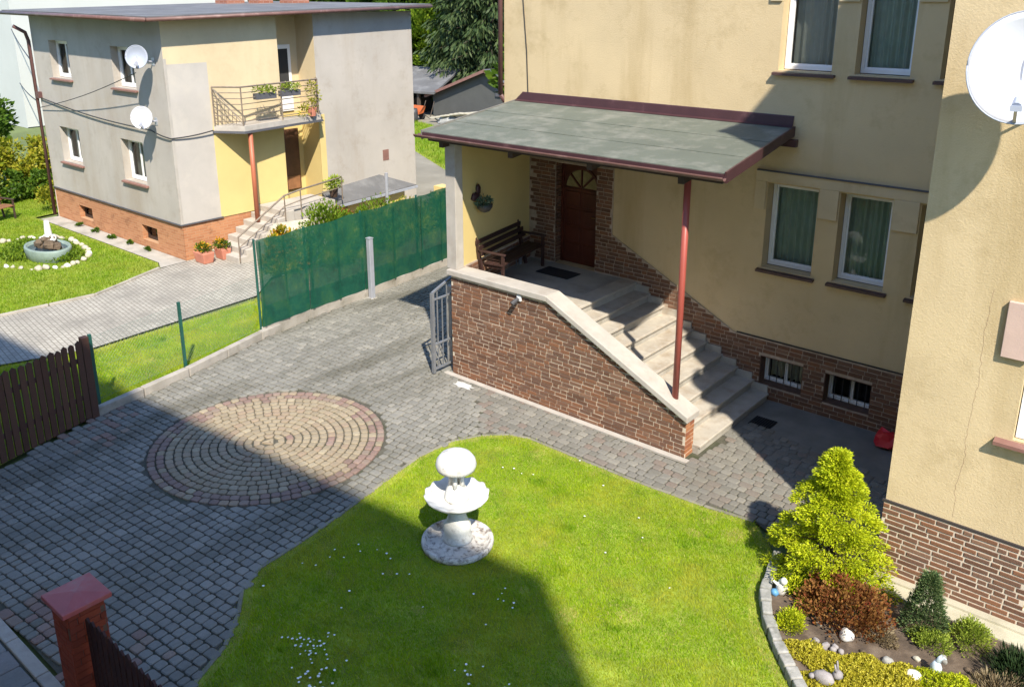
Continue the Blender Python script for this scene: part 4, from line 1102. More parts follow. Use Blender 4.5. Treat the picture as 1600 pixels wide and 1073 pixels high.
for i in range(len(FP)-1):                       # doubled seams of the cloth
    for fr in (.03, .5):
        p = FP[i].lerp(FP[i+1], fr); p2 = FP[i].lerp(FP[i+1], fr+.035); nn = Vector(((FP[i+1]-FP[i]).y, -(FP[i+1]-FP[i]).x, 0)).normalized()*.072
        MB().add([(p.x+nn.x, p.y+nn.y, .23), (p2.x+nn.x, p2.y+nn.y, .23), (p2.x+nn.x, p2.y+nn.y, 2.1), (p.x+nn.x, p.y+nn.y, 2.1)], [(0, 1, 2, 3)]).build('seam', 'screen_green', fn)
for p, z in zip(FP, ZT): MB().tube([(p.x-.03, p.y, -.05), (p.x-.03, p.y, z+.02)], .026, 8).build('post', 'post_green', fn)
gp = thing('gate_post', 'free standing galvanised steel post in front of the green screen fence', 'post', (-15.36, 12.98, 0))
bevel(MB().box(-15.42, -15.30, 12.92, 13.04, -.02, 1.50).build('shaft', 'galvanised', gp), .012)
MB().box(-15.428, -15.292, 12.912, 13.048, 1.50, 1.515).build('cap', 'galvanised', gp)
MB().box(-15.45, -15.27, 12.89, 13.07, -.01, .03).build('foot', 'concrete', gp)

wf = thing('wire_fence', 'chain link fence on slim green posts along the grass strip', 'fence', (-14.8, 7, 0))
WP = [Vector((-14.02, 4.2, 0)), Vector((-14.55, 6.0, 0)), Vector((-14.90, 7.85, 0)), Vector((-15.30, 9.84, 0))]
for p in WP[:3]:
    MB().box(p.x-.025, p.x+.025, p.y-.025, p.y+.025, -.02, 1.42).build('post', 'post_green', wf)
m_ = MB(); tot = [0]
for a, b in zip(WP[:-1], WP[1:]): tot.append(tot[-1]+(b-a).length)
def along(s_):
    s_ = max(0, min(tot[-1], s_))
    for i in range(3):
        if s_ <= tot[i+1] or i == 2: return WP[i].lerp(WP[i+1], (s_-tot[i])/(tot[i+1]-tot[i]))
st_, Hh = .075, 1.15
k_ = -Hh
while k_ < tot[-1]:
    for sg in (1, -1):
        pts = []
        for i in range(5):
            z = Hh*i/4; s_ = k_+z if sg == 1 else k_+Hh-z
            if -.001 <= s_ <= tot[-1]: p = along(s_); pts.append((p.x, p.y, .2+z))
        if len(pts) > 1: m_.tube(pts, .0016, 3, False)
    k_ += st_
for z in (.2, .78, 1.36):
    m_.tube([(p.x, p.y, z) for p in WP], .0025, 3, False)
m_.build('wire_mesh', 'wire_green', wf)

def pickets(root, a, b, n_, zt, zb, wd, mat, rails, th=.022, pointed=True, off=.03):
    a, b = Vector(a), Vector(b); d_ = (b-a).normalized(); nn = Vector((d_.y, -d_.x, 0)); L = (b-a).length
    for i in range(n_):
        c_ = a+d_*(L*(i+.5)/n_)+nn*off; h_ = zt(i/n_)+random.uniform(-.02, .02); w_ = wd*random.uniform(.94, 1.04); tilt = random.uniform(-.012, .012)
        x0, x1 = c_-d_*w_/2, c_+d_*w_/2; sh = d_*tilt
        vs = []
        for k_ in (0, th):
            vs += [x0+nn*k_+Vector((0, 0, zb)), x1+nn*k_+Vector((0, 0, zb)), x1+nn*k_+sh+Vector((0, 0, h_-.04)), (x0+x1)/2+nn*k_+sh+Vector((0, 0, h_ if pointed else h_-.035)), x0+nn*k_+sh+Vector((0, 0, h_-.04))]
        MB().add(vs, [(4, 3, 2, 1, 0), (5, 6, 7, 8, 9), (0, 1, 6, 5), (1, 2, 7, 6), (2, 3, 8, 7), (3, 4, 9, 8), (4, 0, 5, 9)]).build('picket', mat, root)
    for z in rails: MB().bar(a+Vector((0, 0, z)), b+Vector((0, 0, z)), .045, .07).build('rail', mat, root)
pf = thing('picket_fence', 'brown wooden picket fence between driveway and neighbour paving', 'fence', (-14.0, 4.5, 0))
pickets(pf, (-14.30, 5.72, 0), (-13.35, 2.55, 0), 25, lambda t: 1.46+.06*t, .06, .105, 'picket', (.45, 1.12), off=-.05)
bevel(MB().box(-14.37, -14.25, 5.74, 5.86, -.02, 1.50).build('post', 'picket', pf), .008)
MB().box(-13.40, -13.28, 2.72, 2.84, -.02, 1.45).build('post', 'picket', pf)

pil = thing('brick_pillar', 'red brick gate pillar with pink concrete cap at the driveway mouth', 'pillar', (-8.17, 2.87, 0))
px0, px1, py0, py1 = -8.36, -7.98, 2.68, 3.06; ZP = 1.17
MB().box(px0+.012, px1-.012, py0+.012, py1-.012, -.02, ZP).build('mortar', 'brick_dark', pil)
pb = []
for o_, u_, n_, sd in (((px0+.012, py0+.012, 0), ux, nf, 31), ((px1-.012, py0+.012, 0), uy, (1, 0, 0), 32), ((px0+.012, py1-.012, 0), (0, -1, 0), (-1, 0, 0), 33), ((px1-.012, py1-.012, 0), (-1, 0, 0), (0, 1, 0), 34)):
    o2 = Vector(o_); pb += brick_field(o2, u_, n_, .356, .01, 15, .077, (.24, .112, .17), T=.012, joint=.008, seed=sd)
for O2, u2, n2, L, H_, T_ in pb:
    me, L0 = piece_mesh('pillar_brick', L, H_, .012, .003, 'brick_red', .001)
    o = bpy.data.objects.new('brick', me); C.objects.link(o); o.parent = pil
    mt = Matrix((u2, Vector((0, 0, 1)), n2)).transposed().to_4x4(); mt.translation = O2-wloc(pil); o.matrix_basis = mt @ Matrix.Diagonal((L/L0, 1, 1, 1))
c_ = MB(); e = .055
c_.add([(px0-e, py0-e, ZP), (px1+e, py0-e, ZP), (px1+e, py1+e, ZP), (px0-e, py1+e, ZP), (px0-e, py0-e, ZP+.055), (px1+e, py0-e, ZP+.055), (px1+e, py1+e, ZP+.055), (px0-e, py1+e, ZP+.055), (-8.17, 2.87, ZP+.085)],
       [(3, 2, 1, 0), (0, 1, 5, 4), (1, 2, 6, 5), (2, 3, 7, 6), (3, 0, 4, 7), (4, 5, 8), (5, 6, 8), (6, 7, 8), (7, 4, 8)])
bevel(c_.build('cap', 'cap_red', pil), .008)
ff = thing('picket_fence', 'dark maroon picket fence running from the red brick pillar', 'fence', (-5, 2.87, 0))
pickets(ff, (-7.93, 2.87, 0), (.6, 2.87, 0), 74, lambda t: 1.13-.0*t, .06, .085, 'picket_dark', (.35, .90))

gt = thing('gate', 'open grey steel gate leaf swung back against the porch wall', 'gate', (-11.1, 11.6, 0))
gx = -11.10
m_ = MB(); y0, y1 = 10.82, 13.4
m_.bar((gx, y0, .05), (gx, y0, 1.66), .06, .06, (0, 1, 0)); m_.bar((gx, y1, .05), (gx, y1, 1.95), .05, .05, (0, 1, 0))
m_.build('frame', 'gate_grey', gt)
m_ = MB(); top = [(gx, y0+(y1-y0)*i/12, 1.66+.36*math.sin(math.pi/2*min(1, i/7))-.0) for i in range(13)]
for a, b in zip(top[:-1], top[1:]): m_.bar(a, b, .045, .035)
m_.build('top_rail', 'gate_grey', gt)
for z in (.12, .62, 1.52):
    MB().bar((gx, y0+.03, z), (gx, y1-.025, z), .04, .03).build('rail', 'gate_grey', gt)
for i in range(1, 20):
    y = y0+(y1-y0)*i/20; z1 = 1.66+.36*math.sin(math.pi/2*min(1, i/20*12/7))
    MB().bar((gx, y, .13), (gx, y, z1 if i % 2 else 1.52), .018, .018, (0, 1, 0)).build('bar', 'gate_grey', gt)
m_ = MB()
for s_ in (.0, .5):
    m_.tube([(gx, y0+.12+.10*math.cos(t)*(1-t/9)+s_, .40+.16*math.sin(t)*(1-t/9)) for t in [k_*.5 for k_ in range(16)]], .009, 5)
m_.build('scroll', 'gate_grey', gt)
MB().box(gx-.05, gx-.03, y0-.02, y0+.10, .95, 1.15).build('lock_box', 'gate_grey', gt)

# ================================================================== porch furniture
bn = thing('porch_bench', 'dark wooden bench with armrests against the porch side wall', 'bench', (-10.9, 12.6, 1.636))
def bench(root, c, ang_, L, mat, slats=4, back=3, seat_h=.45, dep=.42, back_h=.88, legmat=None):
    ca_, sa_ = math.cos(ang_), math.sin(ang_); c = Vector(c)
    T = lambda x, y, z: (c.x+x*ca_-y*sa_, c.y+x*sa_+y*ca_, c.z+z)
    legmat = legmat or mat
    for i in range(slats):
        y = -dep/2+dep*(i+.5)/slats; bevel(MB().bar(T(-L/2, y, seat_h), T(L/2, y, seat_h), dep/slats-.012, .03).build('seat_slat', mat, root), .005)
    for i in range(back):
        z = seat_h+.12+(back_h-seat_h-.12)*(i+.5)/back; y = dep/2+.05+.06*i
        bevel(MB().bar(T(-L/2, y, z), T(L/2, y, z), .028, (back_h-seat_h-.12)/back-.02).build('back_slat', mat, root), .005)
    for x in (-L/2+.06, L/2-.06):
        MB().bar(T(x, -dep/2+.03, 0), T(x, -dep/2+.03, seat_h+.18), .05, .05, (0, 1, 0)).build('leg', legmat, root)
        MB().bar(T(x, dep/2, 0), T(x, dep/2+.22, back_h+.03), .05, .06, (1, 0, 0)).build('leg', legmat, root)
        bevel(MB().bar(T(x, -dep/2-.03, seat_h+.20), T(x, dep/2+.12, seat_h+.22), .06, .04).build('armrest', legmat, root), .01)
        MB().bar(T(x, -dep/2, seat_h-.05), T(x, dep/2, seat_h-.05), .04, .06).build('side_rail', legmat, root)
bench(bn, (-10.66, 12.72, 1.636), math.atan2(d.y, d.x)+0.0, 1.75, 'wood_bench')
mt_ = thing('doormat', 'dark rubber doormat before the wooden front door', 'doormat', (-10.1, 13.35, 1.64))
bevel(MB().box(-10.5, -9.7, 13.15, 13.6, 1.637, 1.652).build('mat', 'rubber', mt_), .005)
hb = thing('hanging_basket', 'hanging flower basket with a rooster plaque on the porch side wall', 'flower basket', (-11.0, 12.0, 3.2))
q_ = A.lerp(B, .22)+nrm*.01
m_ = MB(); cx_, cy_, cz_ = q_.x+nrm.x*.16, q_.y+nrm.y*.16, 3.22
m_.lathe([(.03, cz_-.16), (.10, cz_-.13), (.15, cz_-.06), (.16, cz_), (.14, cz_)], cx_, cy_, 16); m_.build('pot', 'metal_dark', hb, True)
m_ = MB(); m_.rock((q_.x+nrm.x*.03, q_.y, cz_+.26), .03, .06, .12, 4); m_.rock((q_.x+nrm.x*.04, q_.y-.09, cz_+.14), .04, .12, .08, 5); m_.build('plaque', 'sheet_maroon', hb, True)
pt, dr = clump_pts(np.array([[cx_, cy_, cz_+.06], [cx_+.02, cy_-.1, cz_+.03], [cx_, cy_+.09, cz_+.04]]), [.14, .10, .10], 130, .7)
leaves('foliage', pt, dr+np.array([0, 0, .3]), .05, .025, 'leaf_bluish', hb)
lamp = thing('wall_light', 'small dark spotlight on a white bracket on the brick porch wall', 'lamp', (-9.22, PY, 1.9))
MB().box(-9.26, -9.17, PY-.04, PY-.013, 1.87, 1.98).build('bracket', 'pvc_white', lamp)
MB().tube([(-9.23, PY-.04, 1.91), (-9.27, PY-.16, 1.83)], [.035, .05], 10).build('shade', 'metal_dark', lamp)
gr = thing('floor_grate', 'square dark iron grate in the concrete by the lowest step', 'grate', (-5.45, 13.0, 0))
for i in range(9): MB().box(-5.62+i*.042, -5.62+i*.042+.024, 12.86, 13.22, .006, .02).build('bar', 'rubber', gr)
MB().box(-5.63, -5.24, 12.85, 13.23, .004, .012).build('frame', 'metal_dark', gr)
rb = thing('plastic_sack', 'crumpled bright red plastic sack at the corner of the stucco wing', 'sack', (-3.45, 13.6, 0))
m_ = MB(); m_.rock((-3.52, 13.55, .13), .20, .18, .17, 21, .35); m_.rock((-3.33, 13.66, .10), .15, .14, .14, 22, .35); m_.build('sack', 'red_plastic', rb)
sp = MB(); pts = []
for i in range(22):
    t = 2*math.pi*i/22; rr = 1+random.uniform(-.3, .3); pts.append((-10.30+.22*rr*math.cos(t), 10.80+.10*rr*math.sin(t)))
o = sp.add([(x, y, .0385) for x, y in pts], [tuple(range(22))]).build('lime_spill', 'lime_spill'); tag(o, 'white lime spill on the setts by the brick wall', 'spill')

# ================================================================== mushroom fountain on the lawn
fo = thing('garden_fountain', 'white tiered concrete fountain with domed top and scalloped bowl on the lawn', 'fountain', (-7.03, 7.2, 0))
fx_, fy_ = -7.03, 7.2
b = MB(); b.lathe([(.40, -.01), (.465, .015), (.482, .06), (.475, .105), (.455, .115), (.435, .105), (.405, .055), (.26, .06), (.19, .11)], fx_, fy_, 48); b.build('basin', 'fountain_stained', fo, True)
b = MB(); b.lathe([(.20, .10), (.195, .15), (.17, .20), (.185, .26), (.18, .32), (.145, .38), (.12, .45), (.125, .55), (.15, .63)], fx_, fy_, 32); b.build('stem', 'fountain_white', fo, True)
def scal(i, t, r, z):
    k_ = .5+.5*math.cos(t*14); w_ = max(0, (r-.2)/.22)
    return r*(1+.035*w_*k_), z+.02*w_*k_*(1 if i > 3 else .6)
b = MB(); b.lathe([(.12, .60), (.20, .615), (.32, .665), (.405, .735), (.415, .765), (.39, .765), (.28, .715), (.16, .70)], fx_, fy_, 112, scal); b.build('bowl', 'fountain_white', fo, True)
b = MB(); b.lathe([(.16, .695), (.165, .75), (.145, .80), (.13, .86), (.09, .90), (.06, .91)], fx_, fy_, 28); b.build('pedestal', 'fountain_white', fo, True)
for i in range(4):
    t = i*math.pi/2+.5; MB().tube([(fx_+.075*math.cos(t), fy_+.075*math.sin(t), .88), (fx_+.07*math.cos(t), fy_+.07*math.sin(t), 1.13)], [.035, .028], 8).build('leg', 'fountain_white', fo, True)
b = MB(); b.lathe([(.08, 1.10), (.19, 1.115), (.25, 1.15), (.265, 1.20), (.25, 1.27), (.20, 1.335), (.12, 1.375), (.04, 1.39)], fx_, fy_, 36); b.build('dome', 'fountain_white', fo, True)

# ================================================================== grass
basin_hole = [(fx_+.47*math.cos(2*math.pi*i/24), fy_+.47*math.sin(2*math.pi*i/24)) for i in range(24)]
g = grass('grass', LAWN, 9500, .032, .0075, 'grass', .008, [basin_hole]); tag(g, 'short bright green lawn grass in the front garden', 'grass', kind='stuff')
g = grass('grass', [(-30.5, 28.5), (-24.2, 25.0), (-24.5, 27.5), (-31.5, 33.5), (-37.5, 35.0), (-39.0, 33.5)], 350, .16, .03, 'grass_far', -.004); tag(g, 'rough grass in the back yard between the houses', 'grass', kind='stuff')
g = grass('grass', STRIP, 3500, .065, .010, 'grass', .006); tag(g, 'grass strip between driveway kerb and neighbour paving', 'grass', kind='stuff')
g = grass('grass', [(-21.0, 5.5), (-20.71, 8.8), (-21.55, 10.92), (-22.0, 11.12), (-29.8, 11.12), (-30.3, 14), (-35, 15), (-36, 8), (-28, 5.5)], 1600, .06, .015, 'grass_far', .006); tag(g, 'bright lawn grass around the neighbour pond', 'grass', kind='stuff')
cl = []; 
for cx_, cy_, n_, s_ in ((-6.95, 4.75, 34, .16), (-6.5, 4.45, 26, .14), (-5.35, 5.55, 9, .10), (-7.3, 6.35, 5, .2), (-8.0, 6.0, 6, .3), (-5.7, 6.7, 5, .15), (-4.9, 5.6, 5, .15), (-6.2, 6.2, 4, .4), (-5.2, 8.4, 6, .9), (-7.4, 9.2, 6, .7), (-7.5, 5.4, 6, .5)):
    for i in range(n_): cl.append((random.gauss(cx_, s_), random.gauss(cy_, s_*.7)))
V = []
for x, y in cl:
    z = .045+random.random()*.015; r_ = random.uniform(.010, .017); V.append([(x+r_*math.cos(a_), y+r_*math.sin(a_), z+random.uniform(-.004, .004)) for a_ in [k_*math.pi/3 for k_ in range(6)]])
o = polymesh('daisies', np.array(V), 6, 'flower_white'); tag(o, 'tiny white daisies and petals scattered in the lawn', 'flowers', kind='stuff')

# ================================================================== rock garden by the wing
for i, ((xa, ya), (xb, yb)) in enumerate(zip(EDGE[:-1], EDGE[1:])):
    for j in range(2):
        t0, t1 = j/2+.02, (j+1)/2-.02; a = Vector((xa+(xb-xa)*t0, ya+(yb-ya)*t0, .065)); b = Vector((xa+(xb-xa)*t1, ya+(yb-ya)*t1, .065+random.uniform(-.01, .01)))
        o = MB().bar(a, b, .12+random.uniform(-.015, .02), .15+random.uniform(-.02, .02)).build('edging_stone', 'stone_grey'); bevel(o, .018)
        tag(o, 'rough grey edging stone of the bed, %s counted from the golden cypress' % ORD[i*2+j], 'stone', 'edging stones of the garden bed')
st_ = thing('wall_ledge', 'pale concrete ledge along the foot of the wing', 'ledge', (-1, 10.0, 0))
MB().box(BX+.15, BR, 9.80, BY-.03, -.02, .055).build('slab', 'concrete_yellow', st_); MB().box(BX+.15, BR, 10.03, BY-.028, .055, .085).build('upstand', 'concrete_yellow', st_)

def shrub(name, label, c, rx, ry, rz, n_cl, per, lsize, lw, mat, trunk=True, seed=0, flat=.8, rc=.3, extra=None, up=.4, cat='shrub'):
    t = thing(name, label, cat, (c[0], c[1], c[2]))
    d_ = unit(rng.normal(size=(n_cl, 3))); d_[:, 2] = np.abs(d_[:, 2]); r_ = .55+.45*rng.random((n_cl, 1))
    cen = np.array([c[0], c[1], c[2]+rz*.12])+d_*r_*np.array([rx, ry, rz])*.85
    pt, dr = clump_pts(cen, rc*min(rx, rz)*(.7+.6*rng.random(n_cl)), per, flat)
    out = unit(pt-np.array([c[0], c[1], c[2]]))
    leaves('foliage', pt, dr*.6+out*.6+np.array([0, 0, up]), lsize, lw, mat, t)
    if extra: leaves('blossom', pt[::extra[1]], dr[::extra[1]]+np.array([0, 0, .6]), lsize*1.3, lw*1.5, extra[0], t)
    if trunk:
        m_ = MB()
        for k_ in range(5):
            a_ = k_*1.26+seed; m_.tube([(c[0], c[1], c[2]-.03), (c[0]+rx*.25*math.cos(a_), c[1]+ry*.25*math.sin(a_), c[2]+rz*.4), (c[0]+rx*.5*math.cos(a_), c[1]+ry*.5*math.sin(a_), c[2]+rz*.75)], [.02*rx+.006, .012*rx+.004, .004], 5)
        m_.build('stems', 'bark', t)
    return t
# golden conifer: tiers of drooping fan sprays round a trunk
gc = thing('golden_conifer', 'golden yellow dwarf cypress at the corner of the stucco wing', 'conifer', (-3.05, 9.62, .03))
bx_, by_ = -3.02, 9.64; HTc = 1.86
MB().tube([(bx_, by_, 0), (bx_+.02, by_, .9), (bx_-.02, by_+.02, 1.6)], [.05, .03, .008], 7).build('trunk', 'bark', gc)
lb = MB(); P_, D_, Rn = [], [], []
NB = 190
for k_ in range(NB):                            # flat pads of fan sprays at the branch ends, gaps between them
    z = HTc*(.05+.90*(k_/NB)**1.05); a_ = k_*2.399+random.uniform(-.25, .25)
    rad = (.79*(1-z/HTc)**.85+.04)*(1+random.uniform(-.22, .10))*(.58 if k_ % 5 in (1, 3) else 1)
    sz = (.135*(1-.45*z/HTc))*random.uniform(.8, 1.2)
    out = np.array([math.cos(a_), math.sin(a_), 0.0]); sidev = np.array([-math.sin(a_), math.cos(a_), 0])
    cen = np.array([bx_, by_, z])+out*max(.02, rad-sz*.5)
    lb.tube([(bx_, by_, z*.92), tuple(cen-np.array([0, 0, .02]))], [.010, .004], 4, False)
    m = 270
    dv = unit(rng.normal(size=(m, 3))); r_ = rng.random((m, 1))**.4
    loc = out*(dv[:, :1]*r_*sz*1.25)+sidev*(dv[:, 1:2]*r_*sz*1.05)
    loc[:, 2] = (dv[:, 2]*r_[:, 0])*sz*.50-(dv[:, 0]*r_[:, 0])*sz*.25
    P_.append(cen+loc); D_.append(loc/sz*.8+out*.45+np.array([0, 0, .20])+rng.normal(size=(m, 3))*.25)
    Rn.append(np.clip(rng.normal(.50, .20, m)+.10*random.uniform(-1, 1), 0, 1))
lb.build('branches', 'bark', gc)
leaves('foliage', np.concatenate(P_), np.concatenate(D_), .036, .015, 'leaf_gold', gc, np.concatenate(Rn))

shrub('bronze_shrub', 'wide russet brown shrub below the golden cypress', (-2.58, 9.04, .05), .60, .56, .46, 210, 34, .040, .028, 'leaf_brown', rc=.20, up=.7)
# dwarf spruce
ds = thing('dwarf_spruce', 'small upright dwarf spruce in front of the brick plinth', 'conifer', (-1.80, 9.38, .05))
P_, D_ = [], []
for k_ in range(110):
    z = .74*(k_/110); a_ = k_*2.399; rad = .23*(1-(z/.78)**1.6)*(1+.18*math.sin(a_*2+z*9))+.03; cen = np.array([-1.80+rad*math.cos(a_)*.75, 9.38+rad*math.sin(a_)*.75, .06+z])
    dv = unit(rng.normal(size=(70, 3))); P_.append(cen+dv*.062*rng.random((70, 1))); D_.append(dv*.7+np.array([math.cos(a_)*.6, math.sin(a_)*.6, .7]))
leaves('foliage', np.concatenate(P_), np.concatenate(D_), .034, .012, 'leaf_spruce', ds)
MB().tube([(-1.80, 9.38, .02), (-1.80, 9.38, .5)], [.02, .006], 6).build('trunk', 'bark', ds)
shrub('lime_shrub', 'round lime green dwarf shrub near the concrete ledge', (-1.34, 9.50, .05), .24, .24, .30, 60, 60, .028, .014, 'leaf_lime', rc=.30)
shrub('lime_shrub', 'spreading lime green shrub at the foot of the dwarf spruce', (-1.68, 9.20, .05), .24, .19, .17, 40, 60, .028, .014, 'leaf_lime', rc=.34)
shrub('yellow_shrub', 'small golden yellow shrub by the stone edging', (-2.98, 8.50, .05), .20, .17, .18, 40, 60, .028, .013, 'leaf_gold', rc=.36)
shrub('lime_shrub', 'low green plant beside the white figurine', (-3.20, 9.22, .05), .20, .26, .20, 40, 40, .035, .02, 'leaf_bright', rc=.34)
shrub('dry_shrub', 'dark spiky plant with dry brown leaves at the right edge of the bed', (-.78, 9.20, .05), .34, .30, .30, 50, 40, .09, .012, 'leaf_dark', rc=.4, up=.9)
shrub('dry_shrub', 'tuft of dry straw coloured leaves below the dark spiky plant', (-.92, 8.88, .05), .28, .25, .16, 36, 40, .08, .012, 'leaf_dry', rc=.4, up=.8)
shrub('dry_shrub', 'low dry brown plant between russet shrub and dwarf spruce', (-2.14, 8.95, .05), .24, .18, .12, 30, 40, .03, .016, 'leaf_dry', rc=.4)
def carpet(name, label, blobs, mat, n_, h_, l_, w_):
    P_ = []
    for x, y, rx, ry in blobs:
        m = int(n_*rx*ry*4); a_ = rng.random(m)*2*math.pi; r_ = np.sqrt(rng.random(m)); lob = 1+.15*np.sin(a_*3+x)+.1*np.sin(a_*5)
        hz = h_*(1-r_**2*.8)*(.6+.4*np.sin(x*9+r_*np.cos(a_)*14)**2)
        P_.append(np.column_stack([x+rx*r_*lob*np.cos(a_), y+ry*r_*lob*np.sin(a_), .05+hz*(.55+.45*rng.random(m))]))
    P_ = np.concatenate(P_); D_ = rng.normal(size=P_.shape)*.6+np.array([0, 0, .8])
    return tag(leaves(name, P_, D_, l_, w_, mat), label, 'ground cover', kind='stuff')
carpet('sedum', 'bright yellow sedum carpet in the garden bed', [(-2.15, 8.16, .42, .36), (-1.8, 8.32, .34, .34), (-2.66, 8.16, .26, .20), (-2.0, 7.75, .55, .38), (-1.5, 8.05, .34, .34)], 'leaf_sedum', 15000, .13, .026, .016)
carpet('creeping_conifer', 'lime yellow creeping plants right of the sedum carpet', [(-1.30, 8.56, .34, .30), (-1.02, 8.34, .34, .34), (-1.2, 7.95, .4, .3)], 'leaf_gold', 13000, .20, .03, .013)

def stone(label, c, rx, ry, rz, mat, seed, name='rock', cat='stone', group=None):
    o = MB().rock((c[0], c[1], c[2]+rz*.55), rx, ry, rz, seed, .34).build(name, mat, None)
    sub = o.modifiers.new('subdivision', 'SUBSURF'); sub.levels = 1; sub.render_levels = 1
    o.data.polygons.foreach_set('use_smooth', [True]*len(o.data.polygons))
    return tag(o, label, cat, group)
stone('large smooth white stone in front of the russet shrub', (-2.42, 8.68, .06), .085, .075, .085, 'stone_white', 41)
stone('white angular stone between russet shrub and ledge', (-2.58, 9.66, .05), .11, .08, .10, 'stone_white', 42)
stone('pale rounded stone behind the white figurine', (-3.22, 9.48, .05), .07, .06, .07, 'stone_pale', 43)
stone('small pale stone under the golden cypress', (-3.02, 9.46, .05), .07, .06, .06, 'stone_pale', 44)
stone('low white stone half sunk in the yellow sedum', (-1.66, 8.55, .06), .10, .08, .06, 'stone_white', 45)
stone('grey stone near the round lime shrub', (-1.5, 9.02, .05), .06, .05, .06, 'stone_grey', 46)
stone('flat grey stone left of the low white stone', (-1.95, 8.62, .05), .07, .06, .04, 'stone_grey', 47)
for i in range(7):
    stone('mauve grey pebble in the heap beside the yellow shrub', (-2.66+.09*(i % 4)+random.uniform(-.02, .02), 8.36+.07*(i//4)+random.uniform(-.02, .02)+.02*(i % 4), .05), .045, .04, .04, 'stone_mauve', 50+i, 'pebble', group='mauve pebbles in the bed')
for i, (x, y) in enumerate(((-2.95, 8.85), (-2.75, 8.72), (-2.2, 8.6), (-1.72, 8.86), (-1.25, 9.05), (-1.0, 9.5), (-1.9, 9.65), (-2.3, 9.55))):
    stone('small brown stone lying on the bare soil of the bed', (x, y, .05), .045, .04, .03, 'stone_pale' if i % 2 else 'rock_brown', 70+i, 'pebble', group='soil pebbles in the bed')
# figurines
fg = thing('garden_figurine', 'white ceramic garden figurine with a blue base by the stone edging', 'figurine', (-3.31, 8.95, .05))
m_ = MB(); m_.rock((-3.31, 8.95, .14), .07, .06, .11, 61, .12); m_.rock((-3.28, 8.93, .26), .045, .045, .05, 62, .1); m_.tube([(-3.34, 8.93, .18), (-3.40, 8.90, .23)], [.025, .012], 7); m_.tube([(-3.27, 8.97, .18), (-3.24, 8.99, .10)], [.025, .014], 7); m_.build('body', 'fountain_white', fg, True)
MB().rock((-3.37, 8.90, .08), .05, .05, .05, 63, .15).build('base', 'blue_paint', fg, True)
fg = thing('rabbit_figurine', 'grey stone rabbit figurine in the yellow sedum', 'figurine', (-2.32, 7.86, .08))
m_ = MB(); m_.rock((-2.35, 7.83, .16), .12, .07, .08, 64, .1); m_.rock((-2.24, 7.90, .22), .055, .05, .055, 65, .1)
for s_ in (-.02, .025): m_.tube([(-2.25, 7.90+s_, .25), (-2.27, 7.90+s_*1.6, .35)], [.016, .008], 6)
m_.rock((-2.46, 7.77, .17), .03, .03, .03, 66, .1); m_.build('body', 'stone_mauve', fg, True)
fg = thing('bird_figurine', 'pale blue grey bird figurine standing in the bed', 'figurine', (-1.50, 8.75, .05))
m_ = MB(); m_.rock((-1.50, 8.75, .15), .06, .06, .10, 67, .08); m_.tube([(-1.50, 8.75, .20), (-1.48, 8.76, .28), (-1.46, 8.76, .30)], [.035, .026, .026], 8); m_.tube([(-1.46, 8.76, .30), (-1.42, 8.77, .29)], [.016, .004], 6); m_.build('body', 'ceramic_blue', fg, True)

# ================================================================== neighbour garden
ring = []
for i in range(44):
    t = 2*math.pi*i/44+random.uniform(-.05, .05); x, y = -25.45+1.92*math.cos(t)*(1+random.uniform(-.04, .04)), 9.42+1.18*math.sin(t)*(1+random.uniform(-.05, .05)); s_ = random.uniform(.06, .15)
    stone('pale field stone in the oval ring round the neighbour pond', (x, y, .0), s_*random.uniform(.8, 1.3), s_*.8, s_*random.uniform(.45, .8), 'stone_white' if i % 6 == 0 else 'stone_pale', 100+i, 'border_stone', group='stones ringing the neighbour pond')
po = thing('pond_fountain', 'oval green basin with brown rocks and white spout in the neighbour garden', 'fountain', (-24.85, 9.5, 0))
MB().lathe([(.72, -.01), (.78, .02), (.80, .30), (.78, .34), (.70, .34), (.68, .22), (.05, .20)], -24.85, 9.5, 36, sx=1.05, sy=.68).build('basin', 'basin_green', po, True)
MB().lathe([(.69, .25), (.69, .262)], -24.85, 9.5, 36, sx=1.05, sy=.68).build('water', 'water', po)
m_ = MB()
for i, (x, y, z, r_) in enumerate(((-25.05, 9.42, .36, .20), (-24.72, 9.5, .36, .22), (-24.88, 9.62, .42, .2), (-24.5, 9.62, .33, .16), (-25.2, 9.58, .36, .16), (-24.85, 9.45, .5, .12))): m_.rock((x, y, z), r_, r_*.8, r_*.75, 140+i)
m_.build('rockery', 'rock_brown', po)
m_ = MB(); m_.rock((-24.98, 9.62, .50), .30, .22, .09, 150, .2); m_.tube([(-24.98, 9.62, .42), (-24.98, 9.62, .60), (-24.99, 9.62, .80), (-25.0, 9.62, 1.0)], [.13, .10, .085, .06], 9); m_.build('spout', 'fountain_white', po, True)
carpet('pond_plants', 'green plants growing inside the stone ring of the neighbour pond', [(-26.1, 9.4, .6, .6), (-24.2, 9.7, .35, .5), (-25.4, 8.75, .5, .25), (-25.3, 10.1, .6, .25)], 'leaf_bright', 1400, .22, .09, .04)
bn = thing('garden_bench', 'weathered wooden garden bench at the edge of the neighbour lawn', 'bench', (-30.0, 9.7, 0))
bench(bn, (-30.0, 9.75, 0), math.pi/2+.35, 1.9, 'wood_varnish', 3, 4, .45, .5, 1.05, 'wood_dark')
